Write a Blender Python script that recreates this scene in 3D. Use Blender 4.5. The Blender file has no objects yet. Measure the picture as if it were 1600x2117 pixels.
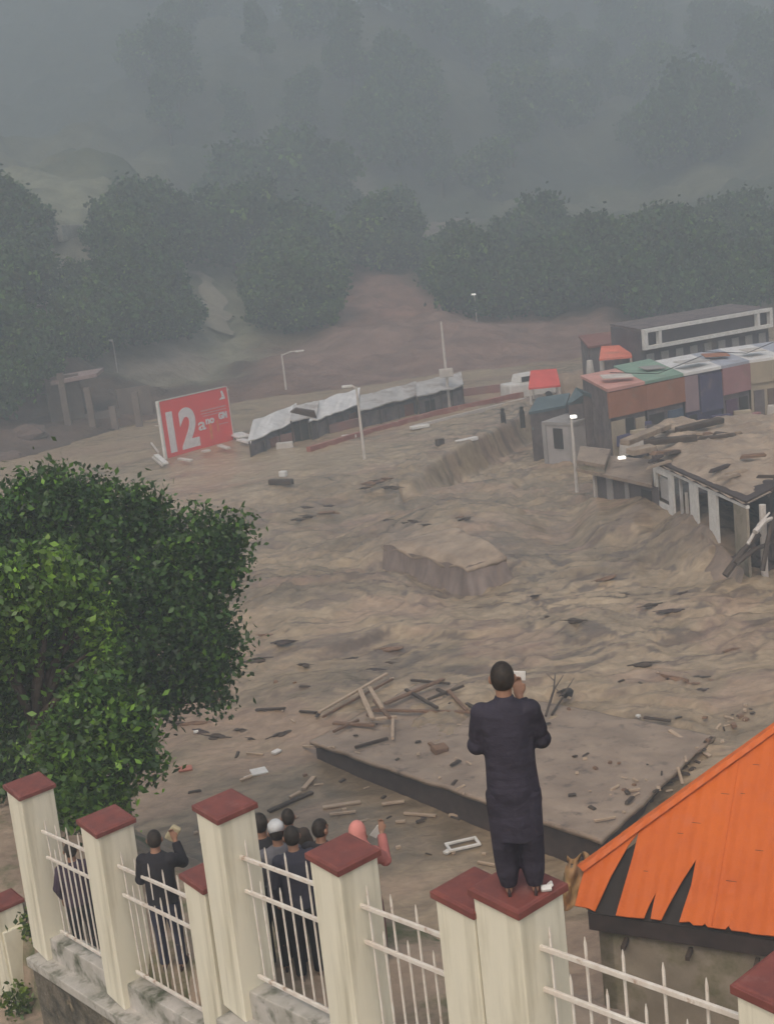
import bpy, bmesh, math, random
import numpy as np
from mathutils import Vector, Matrix
R = math.radians
PI = math.pi
scene = bpy.context.scene
COL = scene.collection

# ------------------------------------------------------------------ camera
CH = 13.0
FPX, PITCH, ROLL = 2500.0, R(12.6), R(6.5)
cam_d = bpy.data.cameras.new('camera'); cam = bpy.data.objects.new('camera', cam_d); COL.objects.link(cam)
cam_d.sensor_fit = 'VERTICAL'; cam_d.sensor_height = 24.0; cam_d.lens = 24.0 * FPX / 2117.0
cam_d.clip_start = 0.1; cam_d.clip_end = 3000
cam.location = (0, 0, CH)
cam.rotation_euler = (Matrix.Rotation(PI / 2 - PITCH, 3, 'X') @ Matrix.Rotation(-ROLL, 3, 'Z')).to_euler()
scene.camera = cam
# ------------------------------------------------------------------ world, sun, exposure
world = bpy.data.worlds.new('World'); scene.world = world; world.use_nodes = True
wn = world.node_tree.nodes; wl = world.node_tree.links
bg = wn['Background']; bg.inputs['Strength'].default_value = 0.15
sky = wn.new('ShaderNodeTexSky'); sky.sky_type = 'NISHITA'; sky.sun_disc = False
SUN_EL, SUN_AZ = R(55), R(200)
sky.sun_elevation = SUN_EL; sky.sun_rotation = SUN_AZ
sky.dust_density = 6.0; sky.air_density = 1.0; sky.ozone_density = 1.0
wl.new(sky.outputs[0], bg.inputs[0])
sd = bpy.data.lights.new('sun', 'SUN'); sd.energy = 1.1; sd.angle = R(40); sd.color = (1.0, 0.93, 0.84)
sun = bpy.data.objects.new('sun', sd); COL.objects.link(sun)
sun.rotation_euler = (R(90) - SUN_EL, 0, PI - SUN_AZ)
scene.view_settings.view_transform = 'Standard'; scene.view_settings.look = 'None'
scene.view_settings.exposure = 0.45; scene.view_settings.gamma = 1.0
scene.render.engine = 'CYCLES'
cy = scene.cycles
cy.max_bounces = 6; cy.diffuse_bounces = 3; cy.glossy_bounces = 2; cy.transparent_max_bounces = 8; cy.volume_bounces = 3
cy.use_denoising = True

# ------------------------------------------------------------------ helpers
def ray(px, py):
    dx, dy = px - 800.0, py - 1058.5
    c, s = math.cos(ROLL), math.sin(ROLL)
    u = dx * c - dy * s; v = dx * s + dy * c
    return Vector((u, FPX * math.cos(PITCH) - v * math.sin(PITCH), -FPX * math.sin(PITCH) - v * math.cos(PITCH))) / FPX
EYE = Vector((0, 0, CH))
def atz(px, py, z):
    d = ray(px, py); return EYE + d * ((z - CH) / d.z)
def atd(px, py, dist): return EYE + ray(px, py).normalized() * dist
def aty(px, py, y):
    d = ray(px, py); return EYE + d * (y / d.y)
def atplane(px, py, A, n):
    d = ray(px, py); return EYE + d * ((Vector(A) - EYE).dot(n) / d.dot(n))

def tag(o, label=None, cat=None, group=None, kind=None):
    if label: o['label'] = label
    if cat: o['category'] = cat
    if group: o['group'] = group
    if kind: o['kind'] = kind
    return o
def thing(name, label, cat, loc=(0, 0, 0), rz=0.0, group=None):
    o = bpy.data.objects.new(name, None); COL.objects.link(o); o.empty_display_size = 0.2
    o.location = loc; o.rotation_euler = (0, 0, rz)
    return tag(o, label, cat, group)

class MB:
    def __init__(s): s.v = []; s.f = []; s.c = []
    def add(s, vs, fs, col=None):
        b = len(s.v); s.v += [tuple(v) for v in vs]; s.f += [tuple(i + b for i in f) for f in fs]
        s.c += [col or (1, 1, 1)] * len(fs); return s
    def box(s, c, d, rot=None, taper=1.0, col=None):
        x, y, z = d[0] / 2, d[1] / 2, d[2] / 2
        vs = [Vector((sx * x * (taper if sz > 0 else 1), sy * y * (taper if sz > 0 else 1), sz * z)) for sz in (-1, 1) for sy in (-1, 1) for sx in (-1, 1)]
        if rot is not None: vs = [rot @ v for v in vs]
        c = Vector(c)
        return s.add([v + c for v in vs], [(0, 2, 3, 1), (4, 5, 7, 6), (0, 1, 5, 4), (2, 6, 7, 3), (0, 4, 6, 2), (1, 3, 7, 5)], col)
    def hexa(s, lo, hi, col=None):      # two quads (same winding, ccw from above)
        return s.add(list(lo) + list(hi), [(3, 2, 1, 0), (4, 5, 6, 7), (0, 1, 5, 4), (1, 2, 6, 5), (2, 3, 7, 6), (3, 0, 4, 7)], col)
    def slab(s, pts, t, col=None):      # polygon given by 3-D points, thickened downwards
        n = len(pts); pts = [Vector(p) for p in pts]; nr = Vector((0, 0, 0))
        for i in range(n): nr += pts[i].cross(pts[(i + 1) % n])
        if nr.z < 0: pts.reverse()
        lo = [p - Vector((0, 0, t)) for p in pts]
        return s.add(pts + lo, [tuple(range(n)), tuple(range(2 * n - 1, n - 1, -1))] + [(i, i + n, (i + 1) % n + n, (i + 1) % n) for i in range(n)], col)
    def tube(s, pts, rad, n=8, col=None, flat=(1, 1)):
        pts = [Vector(p) for p in pts]
        if not hasattr(rad, '__len__'): rad = [rad] * len(pts)
        rings = []; up = None
        for i, p in enumerate(pts):
            t = (pts[min(i + 1, len(pts) - 1)] - pts[max(i - 1, 0)]).normalized()
            if up is None:
                up = Vector((0, 1, 0)) if abs(t.y) < 0.9 else Vector((1, 0, 0))
            a = up - t * up.dot(t); a = a.normalized() if a.length > 1e-5 else Vector((1, 0, 0)); b = t.cross(a); up = a
            r = rad[i]
            rings.append([p + a * math.cos(2 * PI * k / n) * r * flat[0] + b * math.sin(2 * PI * k / n) * r * flat[1] for k in range(n)])
        vs = [v for r in rings for v in r]; fs = []
        for i in range(len(pts) - 1):
            for k in range(n):
                fs.append((i * n + k, i * n + (k + 1) % n, (i + 1) * n + (k + 1) % n, (i + 1) * n + k))
        fs.append(tuple(range(n - 1, -1, -1))); fs.append(tuple(range((len(pts) - 1) * n, len(pts) * n)))
        return s.add(vs, fs, col)
    def loft(s, rings, n=16, col=None):  # rings: (cx,cy,z,rx,ry)
        vs = []; fs = []
        for cx, cyy, z, rx, ry in rings:
            vs += [(cx + rx * math.cos(2 * PI * k / n), cyy + ry * math.sin(2 * PI * k / n), z) for k in range(n)]
        m = len(rings)
        for i in range(m - 1):
            for k in range(n):
                q = (i * n + k, i * n + (k + 1) % n, (i + 1) * n + (k + 1) % n, (i + 1) * n + k)
                fs.append(q if rings[i + 1][2] > rings[i][2] else q[::-1])
        a, b = tuple(range(n - 1, -1, -1)), tuple(range((m - 1) * n, m * n))
        if rings[-1][2] < rings[0][2]: a, b = a[::-1], b[::-1]
        fs += [a, b]
        return s.add(vs, fs, col)
    def ell(s, c, r, n=12, m=8, rot=None, col=None):
        vs = [Vector((0, 0, -r[2]))]; c = Vector(c)
        for i in range(1, m):
            th = -PI / 2 + PI * i / m
            vs += [Vector((r[0] * math.cos(th) * math.cos(2 * PI * k / n), r[1] * math.cos(th) * math.sin(2 * PI * k / n), r[2] * math.sin(th))) for k in range(n)]
        vs.append(Vector((0, 0, r[2]))); fs = []
        for k in range(n): fs.append((0, 1 + (k + 1) % n, 1 + k))
        for i in range(m - 2):
            for k in range(n): fs.append((1 + i * n + k, 1 + i * n + (k + 1) % n, 1 + (i + 1) * n + (k + 1) % n, 1 + (i + 1) * n + k))
        L = len(vs) - 1
        for k in range(n): fs.append((L, 1 + (m - 2) * n + k, 1 + (m - 2) * n + (k + 1) % n))
        if rot is not None: vs = [rot @ v for v in vs]
        return s.add([v + c for v in vs], fs, col)
    def mesh(s, name, off=Vector((0, 0, 0))):
        me = bpy.data.meshes.new(name)
        me.from_pydata([tuple(Vector(v) - off) for v in s.v], [], s.f); me.update(); return me
    def build(s, name, mat, parent=None, smooth=False, world=False, remesh=0, bevel=0):
        off = Vector((0, 0, 0)); q_ = parent
        while world and q_ is not None: off += Vector(q_.location); q_ = q_.parent
        me = s.mesh(name, off); me.materials.append(mat)
        if any(c != (1, 1, 1) for c in s.c):
            at = me.color_attributes.new('Col', 'FLOAT_COLOR', 'CORNER'); k = 0
            for p in me.polygons:
                for _ in p.loop_indices: at.data[k].color = (*s.c[p.index], 1); k += 1
        o = bpy.data.objects.new(name, me); COL.objects.link(o)
        if remesh or bevel:
            if remesh:
                md = o.modifiers.new('r', 'REMESH'); md.mode = 'VOXEL'; md.voxel_size = remesh
                m2 = o.modifiers.new('s', 'SMOOTH'); m2.iterations = 6; m2.factor = 0.5
            else:
                md = o.modifiers.new('b', 'BEVEL'); md.width = bevel; md.segments = 2; md.limit_method = 'ANGLE'
            dg = bpy.context.evaluated_depsgraph_get(); dg.update()
            nm = bpy.data.meshes.new_from_object(o.evaluated_get(dg)); o.modifiers.clear(); o.data = nm; nm.name = name
            if not nm.materials: nm.materials.append(mat)
            me = nm
        if smooth:
            me.polygons.foreach_set('use_smooth', [True] * len(me.polygons))
        if parent is not None: o.parent = parent
        return o

def copy_tree(o, parent=None):
    c = o.copy(); COL.objects.link(c); c.parent = parent
    for ch in list(o.children): copy_tree(ch, c)
    return c

# materials
def mat(name, base, base2=None, rough=0.75, scale=4.0, bump=0.0, bscale=None, detail=6, stretch=(1, 1, 1), metal=0.0, spec=0.3,
        dirt=None, dscale=1.5, dlo=0.5, dhi=0.7, attr=False, emit=0, coords='Object', trans=0.0):
    m = bpy.data.materials.new(name); m.use_nodes = True; nt = m.node_tree; N = nt.nodes; L = nt.links
    b = N['Principled BSDF']; b.inputs['Roughness'].default_value = rough; b.inputs['Metallic'].default_value = metal
    b.inputs['Specular IOR Level'].default_value = spec
    tc = N.new('ShaderNodeTexCoord'); mp = N.new('ShaderNodeMapping'); mp.inputs['Scale'].default_value = stretch
    L.new(tc.outputs[coords], mp.inputs['Vector'])
    nz = N.new('ShaderNodeTexNoise'); nz.inputs['Scale'].default_value = scale; nz.inputs['Detail'].default_value = detail; nz.inputs['Roughness'].default_value = 0.6
    L.new(mp.outputs[0], nz.inputs['Vector'])
    cr = N.new('ShaderNodeValToRGB'); cr.color_ramp.elements[0].position = 0.35; cr.color_ramp.elements[1].position = 0.68
    b2 = base2 or tuple(c * 0.8 for c in base)
    cr.color_ramp.elements[0].color = (*b2, 1); cr.color_ramp.elements[1].color = (*base, 1)
    L.new(nz.outputs['Fac'], cr.inputs['Fac']); out = cr.outputs['Color']
    if dirt:
        n2 = N.new('ShaderNodeTexNoise'); n2.inputs['Scale'].default_value = dscale; n2.inputs['Detail'].default_value = 7; n2.inputs['Roughness'].default_value = 0.65
        L.new(mp.outputs[0], n2.inputs['Vector'])
        r2 = N.new('ShaderNodeValToRGB'); r2.color_ramp.elements[0].position = dlo; r2.color_ramp.elements[1].position = dhi
        L.new(n2.outputs['Fac'], r2.inputs['Fac'])
        mx = N.new('ShaderNodeMix'); mx.data_type = 'RGBA'; L.new(r2.outputs['Color'], mx.inputs['Factor']); L.new(out, mx.inputs['A']); mx.inputs['B'].default_value = (*dirt, 1)
        out = mx.outputs['Result']
    if attr:
        at = N.new('ShaderNodeAttribute'); at.attribute_name = 'Col'
        mx = N.new('ShaderNodeMix'); mx.data_type = 'RGBA'; mx.blend_type = 'MULTIPLY'; mx.inputs['Factor'].default_value = 1
        L.new(out, mx.inputs['A']); L.new(at.outputs['Color'], mx.inputs['B']); out = mx.outputs['Result']
    L.new(out, b.inputs['Base Color'])
    if bump:
        n3 = N.new('ShaderNodeTexNoise'); n3.inputs['Scale'].default_value = bscale or scale * 3; n3.inputs['Detail'].default_value = 8
        L.new(mp.outputs[0], n3.inputs['Vector'])
        bp = N.new('ShaderNodeBump'); bp.inputs['Strength'].default_value = 1; bp.inputs['Distance'].default_value = bump
        L.new(n3.outputs['Fac'], bp.inputs['Height']); L.new(bp.outputs[0], b.inputs['Normal'])
    if emit:
        b.inputs['Emission Color'].default_value = (*base, 1); b.inputs['Emission Strength'].default_value = emit
    if trans:
        tr = N.new('ShaderNodeBsdfTranslucent'); L.new(out, tr.inputs['Color'])
        ms = N.new('ShaderNodeMixShader'); ms.inputs[0].default_value = trans
        L.new(b.outputs[0], ms.inputs[1]); L.new(tr.outputs[0], ms.inputs[2]); L.new(ms.outputs[0], N['Material Output'].inputs['Surface'])
    return m

MUD = (0.42, 0.318, 0.226); MUD2 = (0.23, 0.172, 0.124)
M = {}
M['mud'] = mat('mud_crust', MUD, MUD2, rough=0.6, scale=0.9, bump=0.05, bscale=2.5, dirt=(0.17, 0.12, 0.09), dscale=1.3, dlo=0.55, dhi=0.75)
M['cream'] = mat('cream_paint', (0.74, 0.69, 0.54), (0.66, 0.62, 0.49), rough=0.7, scale=1.6, dirt=(0.40, 0.36, 0.25), dscale=2.2, dlo=0.50, dhi=0.80, stretch=(1, 1, 0.35), coords='Generated')
M['cap'] = mat('red_cap', (0.21, 0.062, 0.048), (0.15, 0.048, 0.04), rough=0.6, scale=7, bump=0.003, dirt=(0.25, 0.12, 0.10), dscale=5, dlo=0.55, dhi=0.8)
M['rail'] = mat('white_rail_paint', (0.72, 0.68, 0.60), (0.6, 0.52, 0.44), rough=0.5, scale=9, dirt=(.30, .17, .10), dscale=7, dlo=.6, dhi=.72)
M['plinth'] = mat('weathered_concrete', (0.52, 0.48, 0.43), (0.34, 0.32, 0.27), rough=0.9, scale=3, bump=0.01, dirt=(0.07, 0.08, 0.045), dscale=2.6, dlo=0.5, dhi=0.66)
M['stone'] = mat('rough_stone', (0.20, 0.17, 0.125), (0.06, 0.055, 0.042), rough=0.95, scale=3.2, bump=0.06, dirt=(0.30, 0.24, 0.15), dscale=2.1, dlo=.56, dhi=.66)
M['soil'] = mat('damp_soil', (0.36, 0.275, 0.20), (0.22, 0.165, 0.12), rough=0.95, scale=1.5, bump=0.04, dirt=(0.10, 0.11, 0.05), dscale=1.2, dlo=0.5, dhi=0.65)
M['orange'] = mat('orange_sheet', (0.60, 0.125, 0.013), (0.54, 0.105, 0.012), rough=0.5, scale=1.3, spec=0.25, dirt=(0.52, 0.12, 0.035), dscale=1.8, dlo=0.55, dhi=0.8)
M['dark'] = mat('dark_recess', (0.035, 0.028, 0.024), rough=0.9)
M['fascia'] = mat('dark_brown_fascia', (0.060, 0.042, 0.036), (0.035, 0.025, 0.022), rough=0.8, scale=3)
M['wallgrey'] = mat('grimy_render', (0.36, 0.30, 0.225), (0.24, 0.20, 0.15), rough=0.9, scale=1.1, dirt=(0.13, 0.125, 0.06), dscale=1.2)
M['cement'] = mat('wet_cement_roof', (0.35, 0.262, 0.19), (0.23, 0.17, 0.125), rough=0.55, scale=1.0, bump=0.02, bscale=5, dirt=(0.12, 0.09, 0.072), dscale=2.4, dlo=0.56, dhi=0.7)
M['slabedge'] = mat('wet_shaded_slab_edge', (0.075, 0.052, 0.045), (0.045, 0.032, 0.028), rough=0.7, scale=3)  # wet concrete, darkened further for the shadow gap under the flat roof
M['wood'] = mat('pale_wood', (0.50, 0.38, 0.27), (0.36, 0.26, 0.18), rough=0.8, scale=3, stretch=(1, 8, 8))
M['woodbrown'] = mat('brown_wood', (0.24, 0.14, 0.085), (0.14, 0.085, 0.055), rough=0.8, scale=3, stretch=(1, 8, 8))
M['wooddark'] = mat('dark_wet_wood', (0.085, 0.06, 0.042), (0.05, 0.036, 0.028), rough=0.75, scale=3)
M['white'] = mat('white_paint', (0.74, 0.71, 0.66), (0.6, 0.57, 0.52), rough=0.6, scale=3)
M['offwhite'] = mat('dirty_white_plaster', (0.62, 0.56, 0.50), (0.45, 0.40, 0.35), rough=0.8, scale=1.4)
M['tin'] = mat('weathered_tin', (0.55, 0.52, 0.49), (0.38, 0.35, 0.32), rough=0.55, scale=1.2, stretch=(1, 1, 1), dirt=(0.25, 0.2, 0.17), dscale=1.0)
M['tinlight'] = mat('pale_tin', (0.78, 0.75, 0.71), (0.6, 0.57, 0.54), rough=0.5, scale=1.2, dirt=(0.4, 0.34, 0.3), dscale=1.0, dlo=0.6, dhi=0.75)
M['shedwall'] = mat('grey_shed_wall', (0.20, 0.16, 0.15), (0.10, 0.08, 0.08), rough=0.9, scale=1.5)
M['billred'] = mat('red_billboard', (0.85, 0.085, 0.075), (0.78, 0.08, 0.07), rough=0.5, scale=0.6)
M['billtext'] = mat('white_print', (0.85, 0.78, 0.76), rough=0.5)
M['billorange'] = mat('orange_print', (0.85, 0.22, 0.06), rough=0.5)
M['brickred'] = mat('red_brick_barrier', (0.36, 0.12, 0.09), (0.26, 0.11, 0.085), rough=0.9, scale=0.8, dirt=(0.38, 0.27, 0.2), dscale=0.8)
M['leafdark'] = mat('broad_leaf', (0.060, 0.105, 0.026), (0.036, 0.072, 0.018), rough=0.42, scale=1.5, attr=True, trans=0.25, spec=0.4)
M['leaffar'] = mat('far_leaf', (0.065, 0.115, 0.030), (0.040, 0.075, 0.020), rough=0.7, scale=0.15, attr=True, trans=0.2)
M['bark'] = mat('bark', (0.07, 0.05, 0.037), (0.04, 0.03, 0.022), rough=0.95, scale=6, bump=0.02)

def shade(m, f): return tuple(c * f for c in m)

# numpy noise
rng = np.random.RandomState(7)
_perm = rng.permutation(4096); _val = rng.rand(4096)
def vnoise(x, y, seed=0):
    xi = np.floor(x).astype(int); yi = np.floor(y).astype(int); fx = x - xi; fy = y - yi
    fx = fx * fx * fx * (fx * (fx * 6 - 15) + 10); fy = fy * fy * fy * (fy * (fy * 6 - 15) + 10)
    def h(a, b): return _val[_perm[(_perm[(a + seed * 131) & 4095] + b) & 4095]]
    return (h(xi, yi) * (1 - fx) + h(xi + 1, yi) * fx) * (1 - fy) + (h(xi, yi + 1) * (1 - fx) + h(xi + 1, yi + 1) * fx) * fy
def fbm(x, y, o=5, seed=0, g=0.5):
    a = 1.0; s = 0; t = 0
    for k in range(o):
        s = s + a * vnoise(x * 2 ** k + 17.3 * k, y * 2 ** k + 5.1 * k, seed + k); t += a; a *= g
    return s / t
def ridg(x, y, o=4, seed=0):
    a = 1.0; s = 0; t = 0
    for k in range(o):
        n = 1 - np.abs(2 * vnoise(x * 2 ** k + 7.3 * k, y * 2 ** k + 3.1 * k, seed + k) - 1); s = s + a * n * n; t += a; a *= 0.5
    return s / t
def sstep(a, b, x):
    t = np.clip((x - a) / (b - a), 0, 1); return t * t * (3 - 2 * t)
def grid_mesh(name, xs, ys, Z, m, cols=None, kind='structure'):
    X, Y = np.meshgrid(xs, ys); nx, ny = len(xs), len(ys)
    co = np.stack([X, Y, Z], -1).reshape(-1, 3).astype(np.float32)
    i = np.arange((ny - 1) * (nx - 1)); r, c = i // (nx - 1), i % (nx - 1); a = r * nx + c
    f = np.stack([a, a + 1, a + nx + 1, a + nx], -1)
    me = bpy.data.meshes.new(name); me.vertices.add(len(co)); me.vertices.foreach_set('co', co.ravel())
    me.loops.add(f.size); me.loops.foreach_set('vertex_index', f.ravel().astype(np.int32))
    me.polygons.add(len(f)); me.polygons.foreach_set('loop_start', np.arange(0, f.size, 4, dtype=np.int32)); me.polygons.foreach_set('loop_total', np.full(len(f), 4, np.int32))
    me.update(calc_edges=True); me.polygons.foreach_set('use_smooth', np.ones(len(f), bool))
    if cols is not None:
        at = me.color_attributes.new('Col', 'FLOAT_COLOR', 'POINT')
        at.data.foreach_set('color', np.concatenate([cols.reshape(-1, 3), np.ones((len(co), 1))], 1).astype(np.float32).ravel())
    me.materials.append(m); o = bpy.data.objects.new(name, me); COL.objects.link(o)
    if kind: o['kind'] = kind
    return o
def polysd(X, Y, poly):     # signed distance, positive inside
    poly = [(p[0], p[1]) for p in poly]; n = len(poly); d = np.full(X.shape, 1e9); ins = np.zeros(X.shape, bool)
    for i in range(n):
        x0, y0 = poly[i]; x1, y1 = poly[(i + 1) % n]; ex, ey = x1 - x0, y1 - y0
        t = np.clip(((X - x0) * ex + (Y - y0) * ey) / (ex * ex + ey * ey), 0, 1)
        d = np.minimum(d, np.hypot(X - x0 - t * ex, Y - y0 - t * ey))
        cnd = ((y0 > Y) != (y1 > Y)) & (X < ex * (Y - y0) / (ey if abs(ey) > 1e-9 else 1e-9) + x0)
        ins ^= cnd
    return np.where(ins, d, -d)

# ------------------------------------------------------------------ FENCE LINE constants
S = 1.1
FD = Vector((0.62367, -0.78169, 0)); FN = Vector((0.78169, 0.62367, 0))     # along (towards the viewer's right), away from the viewer
FA = Vector((-4.31, 12.36, 0)) * S
def fpt(px, py, off=0.0): return atplane(px, py, FA + FN * off, FN)
def along(p): return (Vector(p) - FA).dot(FD)

# ------------------------------------------------------------------ FLOODWATER
def geo(a, b, n, g):
    t = np.linspace(0, 1, n); return a + (b - a) * (np.exp(g * t) - 1) / (math.exp(g) - 1)
ys = geo(13, 135, 620, 1.9)
xs = np.concatenate([np.linspace(-75, -22, 60)[:-1], np.linspace(-22, 34, 470), np.linspace(34, 80, 50)[1:]])
X, Y = np.meshgrid(xs, ys)
# raised street on the far left bank
st = [atz(846, 988, 1.3), atz(955, 928, 1.35), atz(1052, 876, 1.35), atz(1100, 856, 1.35)]
street = [(-80, 44), (-30, 47), (-12, 52), (-3, 59)] + [(p.x, p.y) for p in st] + [(14, 92), (90, 100), (90, 140), (-90, 140)]
sdS = polysd(X, Y, street)
wob = (fbm(X * .35, Y * .35, 3, 11) - .5)
street_h = 1.15 * sstep(-.75, -.05, sdS) * sstep(-2, 9, Y - 55 + X * 0.0)
street_h = np.where((Y < 62) & (X < .8), 1.15 * sstep(-6, 4, sdS), street_h); street_h = street_h - .55 * sstep(-7, -.1, sdS) * sstep(0, -.3, sdS) * sstep(60, 64, Y)
rapid = sstep(0, 1, (Y - 26) / 6.0)
# calm pool left of the sunken roof
NEARL = atz(640, 1560, 0.0)
pool = [(-30, 12), (6, 12), (4.4, 22.5), (-4.5, 32.2), (-12, 36), (-30, 38)]
sdP = polysd(X, Y, pool)
calm = sstep(-2.0, 1.0, sdP)
fx, fy = X * 0.8 + Y * 0.25, Y * 0.9 - X * 0.2
qx_ = fx + 3.0 * (fbm(X * .35, Y * .35, 3, 3) - .5); qy_ = fy + 3.0 * (fbm(X * .35 + 40, Y * .35, 3, 13) - .5)
w1 = fbm(qx_ * 0.22, qy_ * 0.4, 4, 3) - 0.5
w2 = fbm(qx_ * 1.0, qy_ * 1.7, 5, 21, .62) - 0.5; w2 = np.sign(w2) * np.abs(w2) ** .8
w3 = .5 - np.abs(fbm(qx_ * 2.6, qy_ * 4.0, 4, 33, .6) - 0.5) * 3.2
big = fbm(X * 0.06, Y * 0.08, 3, 41)
amp = (0.35 + 1.0 * sstep(.42, .62, big))
Z = (w1 * 0.55 + w2 * 0.31 * amp + w3 * 0.06 * amp) * (1 - 0.9 * calm) + 0.02 * (fbm(X * 1.2, Y * 1.2, 4, 5) - .5) * calm
farcalm = sstep(-1, 6, sdS)
Z = Z * (1 - 0.75 * farcalm)
Z = Z + 0.40 * (1 - calm)
Z = Z + street_h
def hump(poly, h, soft, back, seed, nz=.5):
    global Z
    d = polysd(X, Y, poly) + (fbm(X * .5, Y * .5, 3, seed) - .5) * nz
    m = sstep(-soft, soft * 0.6, d); m = m * sstep(0, 1, (back - Y) / 6.0 + 1)
    Z = Z + h * m
def pz(z, *pts): return [tuple(atz(a, b, z))[:2] for a, b in pts]
BOX = [atz(792, 1126, 1.25), atz(962, 1174, 1.1), atz(1042, 1148, 1.35), atz(930, 1092, 1.35)]
dh = polysd(X, Y, pz(-0.2, (790, 1195), (950, 1250), (1060, 1195), (1000, 1150), (900, 1165), (800, 1140)))
Z -= 0.45 * sstep(-1.8, 1.2, dh)
hump(pz(1.0, (800, 1120), (1040, 1140), (1060, 1060), (940, 1030), (780, 1080)), 0.95, 2.2, 60, 51, .6)
Z = Z - 1.2 * sstep(-.15, .1, polysd(X, Y, [(p.x, p.y) for p in BOX]))
h2 = pz(0.9, (1215, 1085), (1250, 1102), (1320, 1095), (1350, 1060), (1350, 1035), (1215, 1035)); hump(h2, 0.75, 0.9, 60, 61, .3)
h3 = pz(1.0, (1375, 1075), (1410, 1115), (1470, 1140), (1545, 1110), (1545, 1050), (1360, 1040)); hump(h3, 1.25, 2.2, 60, 71, .5)
h4 = pz(0.3, (490, 1290), (600, 1310), (820, 1250), (820, 1215), (560, 1200), (470, 1230)); hump(h4, 0.55, 2.4, 60, 81)
# colour: silt varies in streaks
c1 = fbm(fx * 0.16, fy * 0.35, 4, 91); c2 = fbm(qx_ * 1.1, qy_ * 1.9, 5, 97, .6); c3 = fbm(fx * 0.5 + 9, fy * 1.2, 4, 93)
t = np.clip(0.55 + (c1 - .5) * 1.3 + (c2 - .5) * 1.3 + 0.35 * farcalm - 0.25 * calm * 0.8, 0, 1)[..., None]
ca = np.array((0.175, 0.130, 0.082)); cb = np.array((0.425, 0.318, 0.200))
C = ca * (1 - t) + cb * t
fleck = sstep(.60, .72, c2 * .6 + c3 * .4 + .06 * (1 - calm))[..., None] * (0.75 - 0.6 * farcalm[..., None]) * (1 - .5 * calm[..., None])
C = C * (1 - fleck) + np.array((0.17, 0.12, 0.088)) * fleck
fl2 = (sstep(.57, .70, fbm(qx_ * 1.7 + 3, qy_ * 3.6, 4, 141)) * sstep(.42, .58, fbm(X * .11, Y * .14, 3, 147)))[..., None] * (1 - .92 * calm[..., None]) * (1 - .85 * farcalm[..., None])
C = C * (1 - .8 * fl2) + np.array((0.12, 0.085, 0.063)) * .8 * fl2
lit = sstep(.60, .72, fbm(fx * 1.4 + 31, fy * 4.0, 4, 151))[..., None] * .35 * (1 - calm[..., None])  # paler streaks of silt foam, from their own noise pattern
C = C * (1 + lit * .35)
rust = sstep(.56, .7, fbm(X * .3, Y * .5, 3, 55))[..., None]
C = C * (1 - .35 * rust) + np.array((0.42, 0.27, 0.19)) * .35 * rust

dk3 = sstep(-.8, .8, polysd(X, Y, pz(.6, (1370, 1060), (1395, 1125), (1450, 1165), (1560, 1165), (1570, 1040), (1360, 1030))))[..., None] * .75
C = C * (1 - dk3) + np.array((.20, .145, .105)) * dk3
dk4 = (sstep(-1.5, 1.0, dh) * .55)[..., None]  # shade of the drop face put into the colour, along with darker silt
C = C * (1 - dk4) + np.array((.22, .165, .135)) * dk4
def water_mat():
    m = bpy.data.materials.new('muddy_water'); m.use_nodes = True; N = m.node_tree.nodes; L = m.node_tree.links
    b = N['Principled BSDF']; b.inputs['Roughness'].default_value = 0.26; b.inputs['Specular IOR Level'].default_value = 0.5
    at = N.new('ShaderNodeAttribute'); at.attribute_name = 'Col'
    tc = N.new('ShaderNodeTexCoord'); mp = N.new('ShaderNodeMapping'); mp.inputs['Scale'].default_value = (1.0, 1.5, 1); mp.inputs['Rotation'].default_value = (0, 0, R(-14))
    L.new(tc.outputs['Object'], mp.inputs['Vector'])
    n = N.new('ShaderNodeTexNoise'); n.inputs['Scale'].default_value = 2.6; n.inputs['Detail'].default_value = 8; n.inputs['Roughness'].default_value = 0.62; n.inputs['Distortion'].default_value = 0.6
    L.new(mp.outputs[0], n.inputs['Vector'])
    cr = N.new('ShaderNodeValToRGB'); cr.color_ramp.elements[0].position = 0.3; cr.color_ramp.elements[1].position = 0.7
    cr.color_ramp.elements[0].color = (0.72, 0.70, 0.68, 1); cr.color_ramp.elements[1].color = (1.12, 1.12, 1.12, 1)
    L.new(n.outputs['Fac'], cr.inputs['Fac'])
    mx = N.new('ShaderNodeMix'); mx.data_type = 'RGBA'; mx.blend_type = 'MULTIPLY'; mx.inputs['Factor'].default_value = 1
    L.new(at.outputs['Color'], mx.inputs['A']); L.new(cr.outputs['Color'], mx.inputs['B']); L.new(mx.outputs['Result'], b.inputs['Base Color'])
    bp = N.new('ShaderNodeBump'); bp.inputs['Distance'].default_value = 0.05; bp.inputs['Strength'].default_value = 0.8
    L.new(n.outputs['Fac'], bp.inputs['Height']); L.new(bp.outputs[0], b.inputs['Normal'])
    return m
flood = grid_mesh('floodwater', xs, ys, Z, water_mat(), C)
def wz(x, y):
    i = int(np.clip(np.searchsorted(xs, x), 0, len(xs) - 1)); j = int(np.clip(np.searchsorted(ys, y), 0, len(ys) - 1)); return float(Z[j, i])
def onwater(px, py):
    p = atz(px, py, 0.3)
    for _ in range(3): p = atz(px, py, wz(p.x, p.y))
    return p

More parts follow.
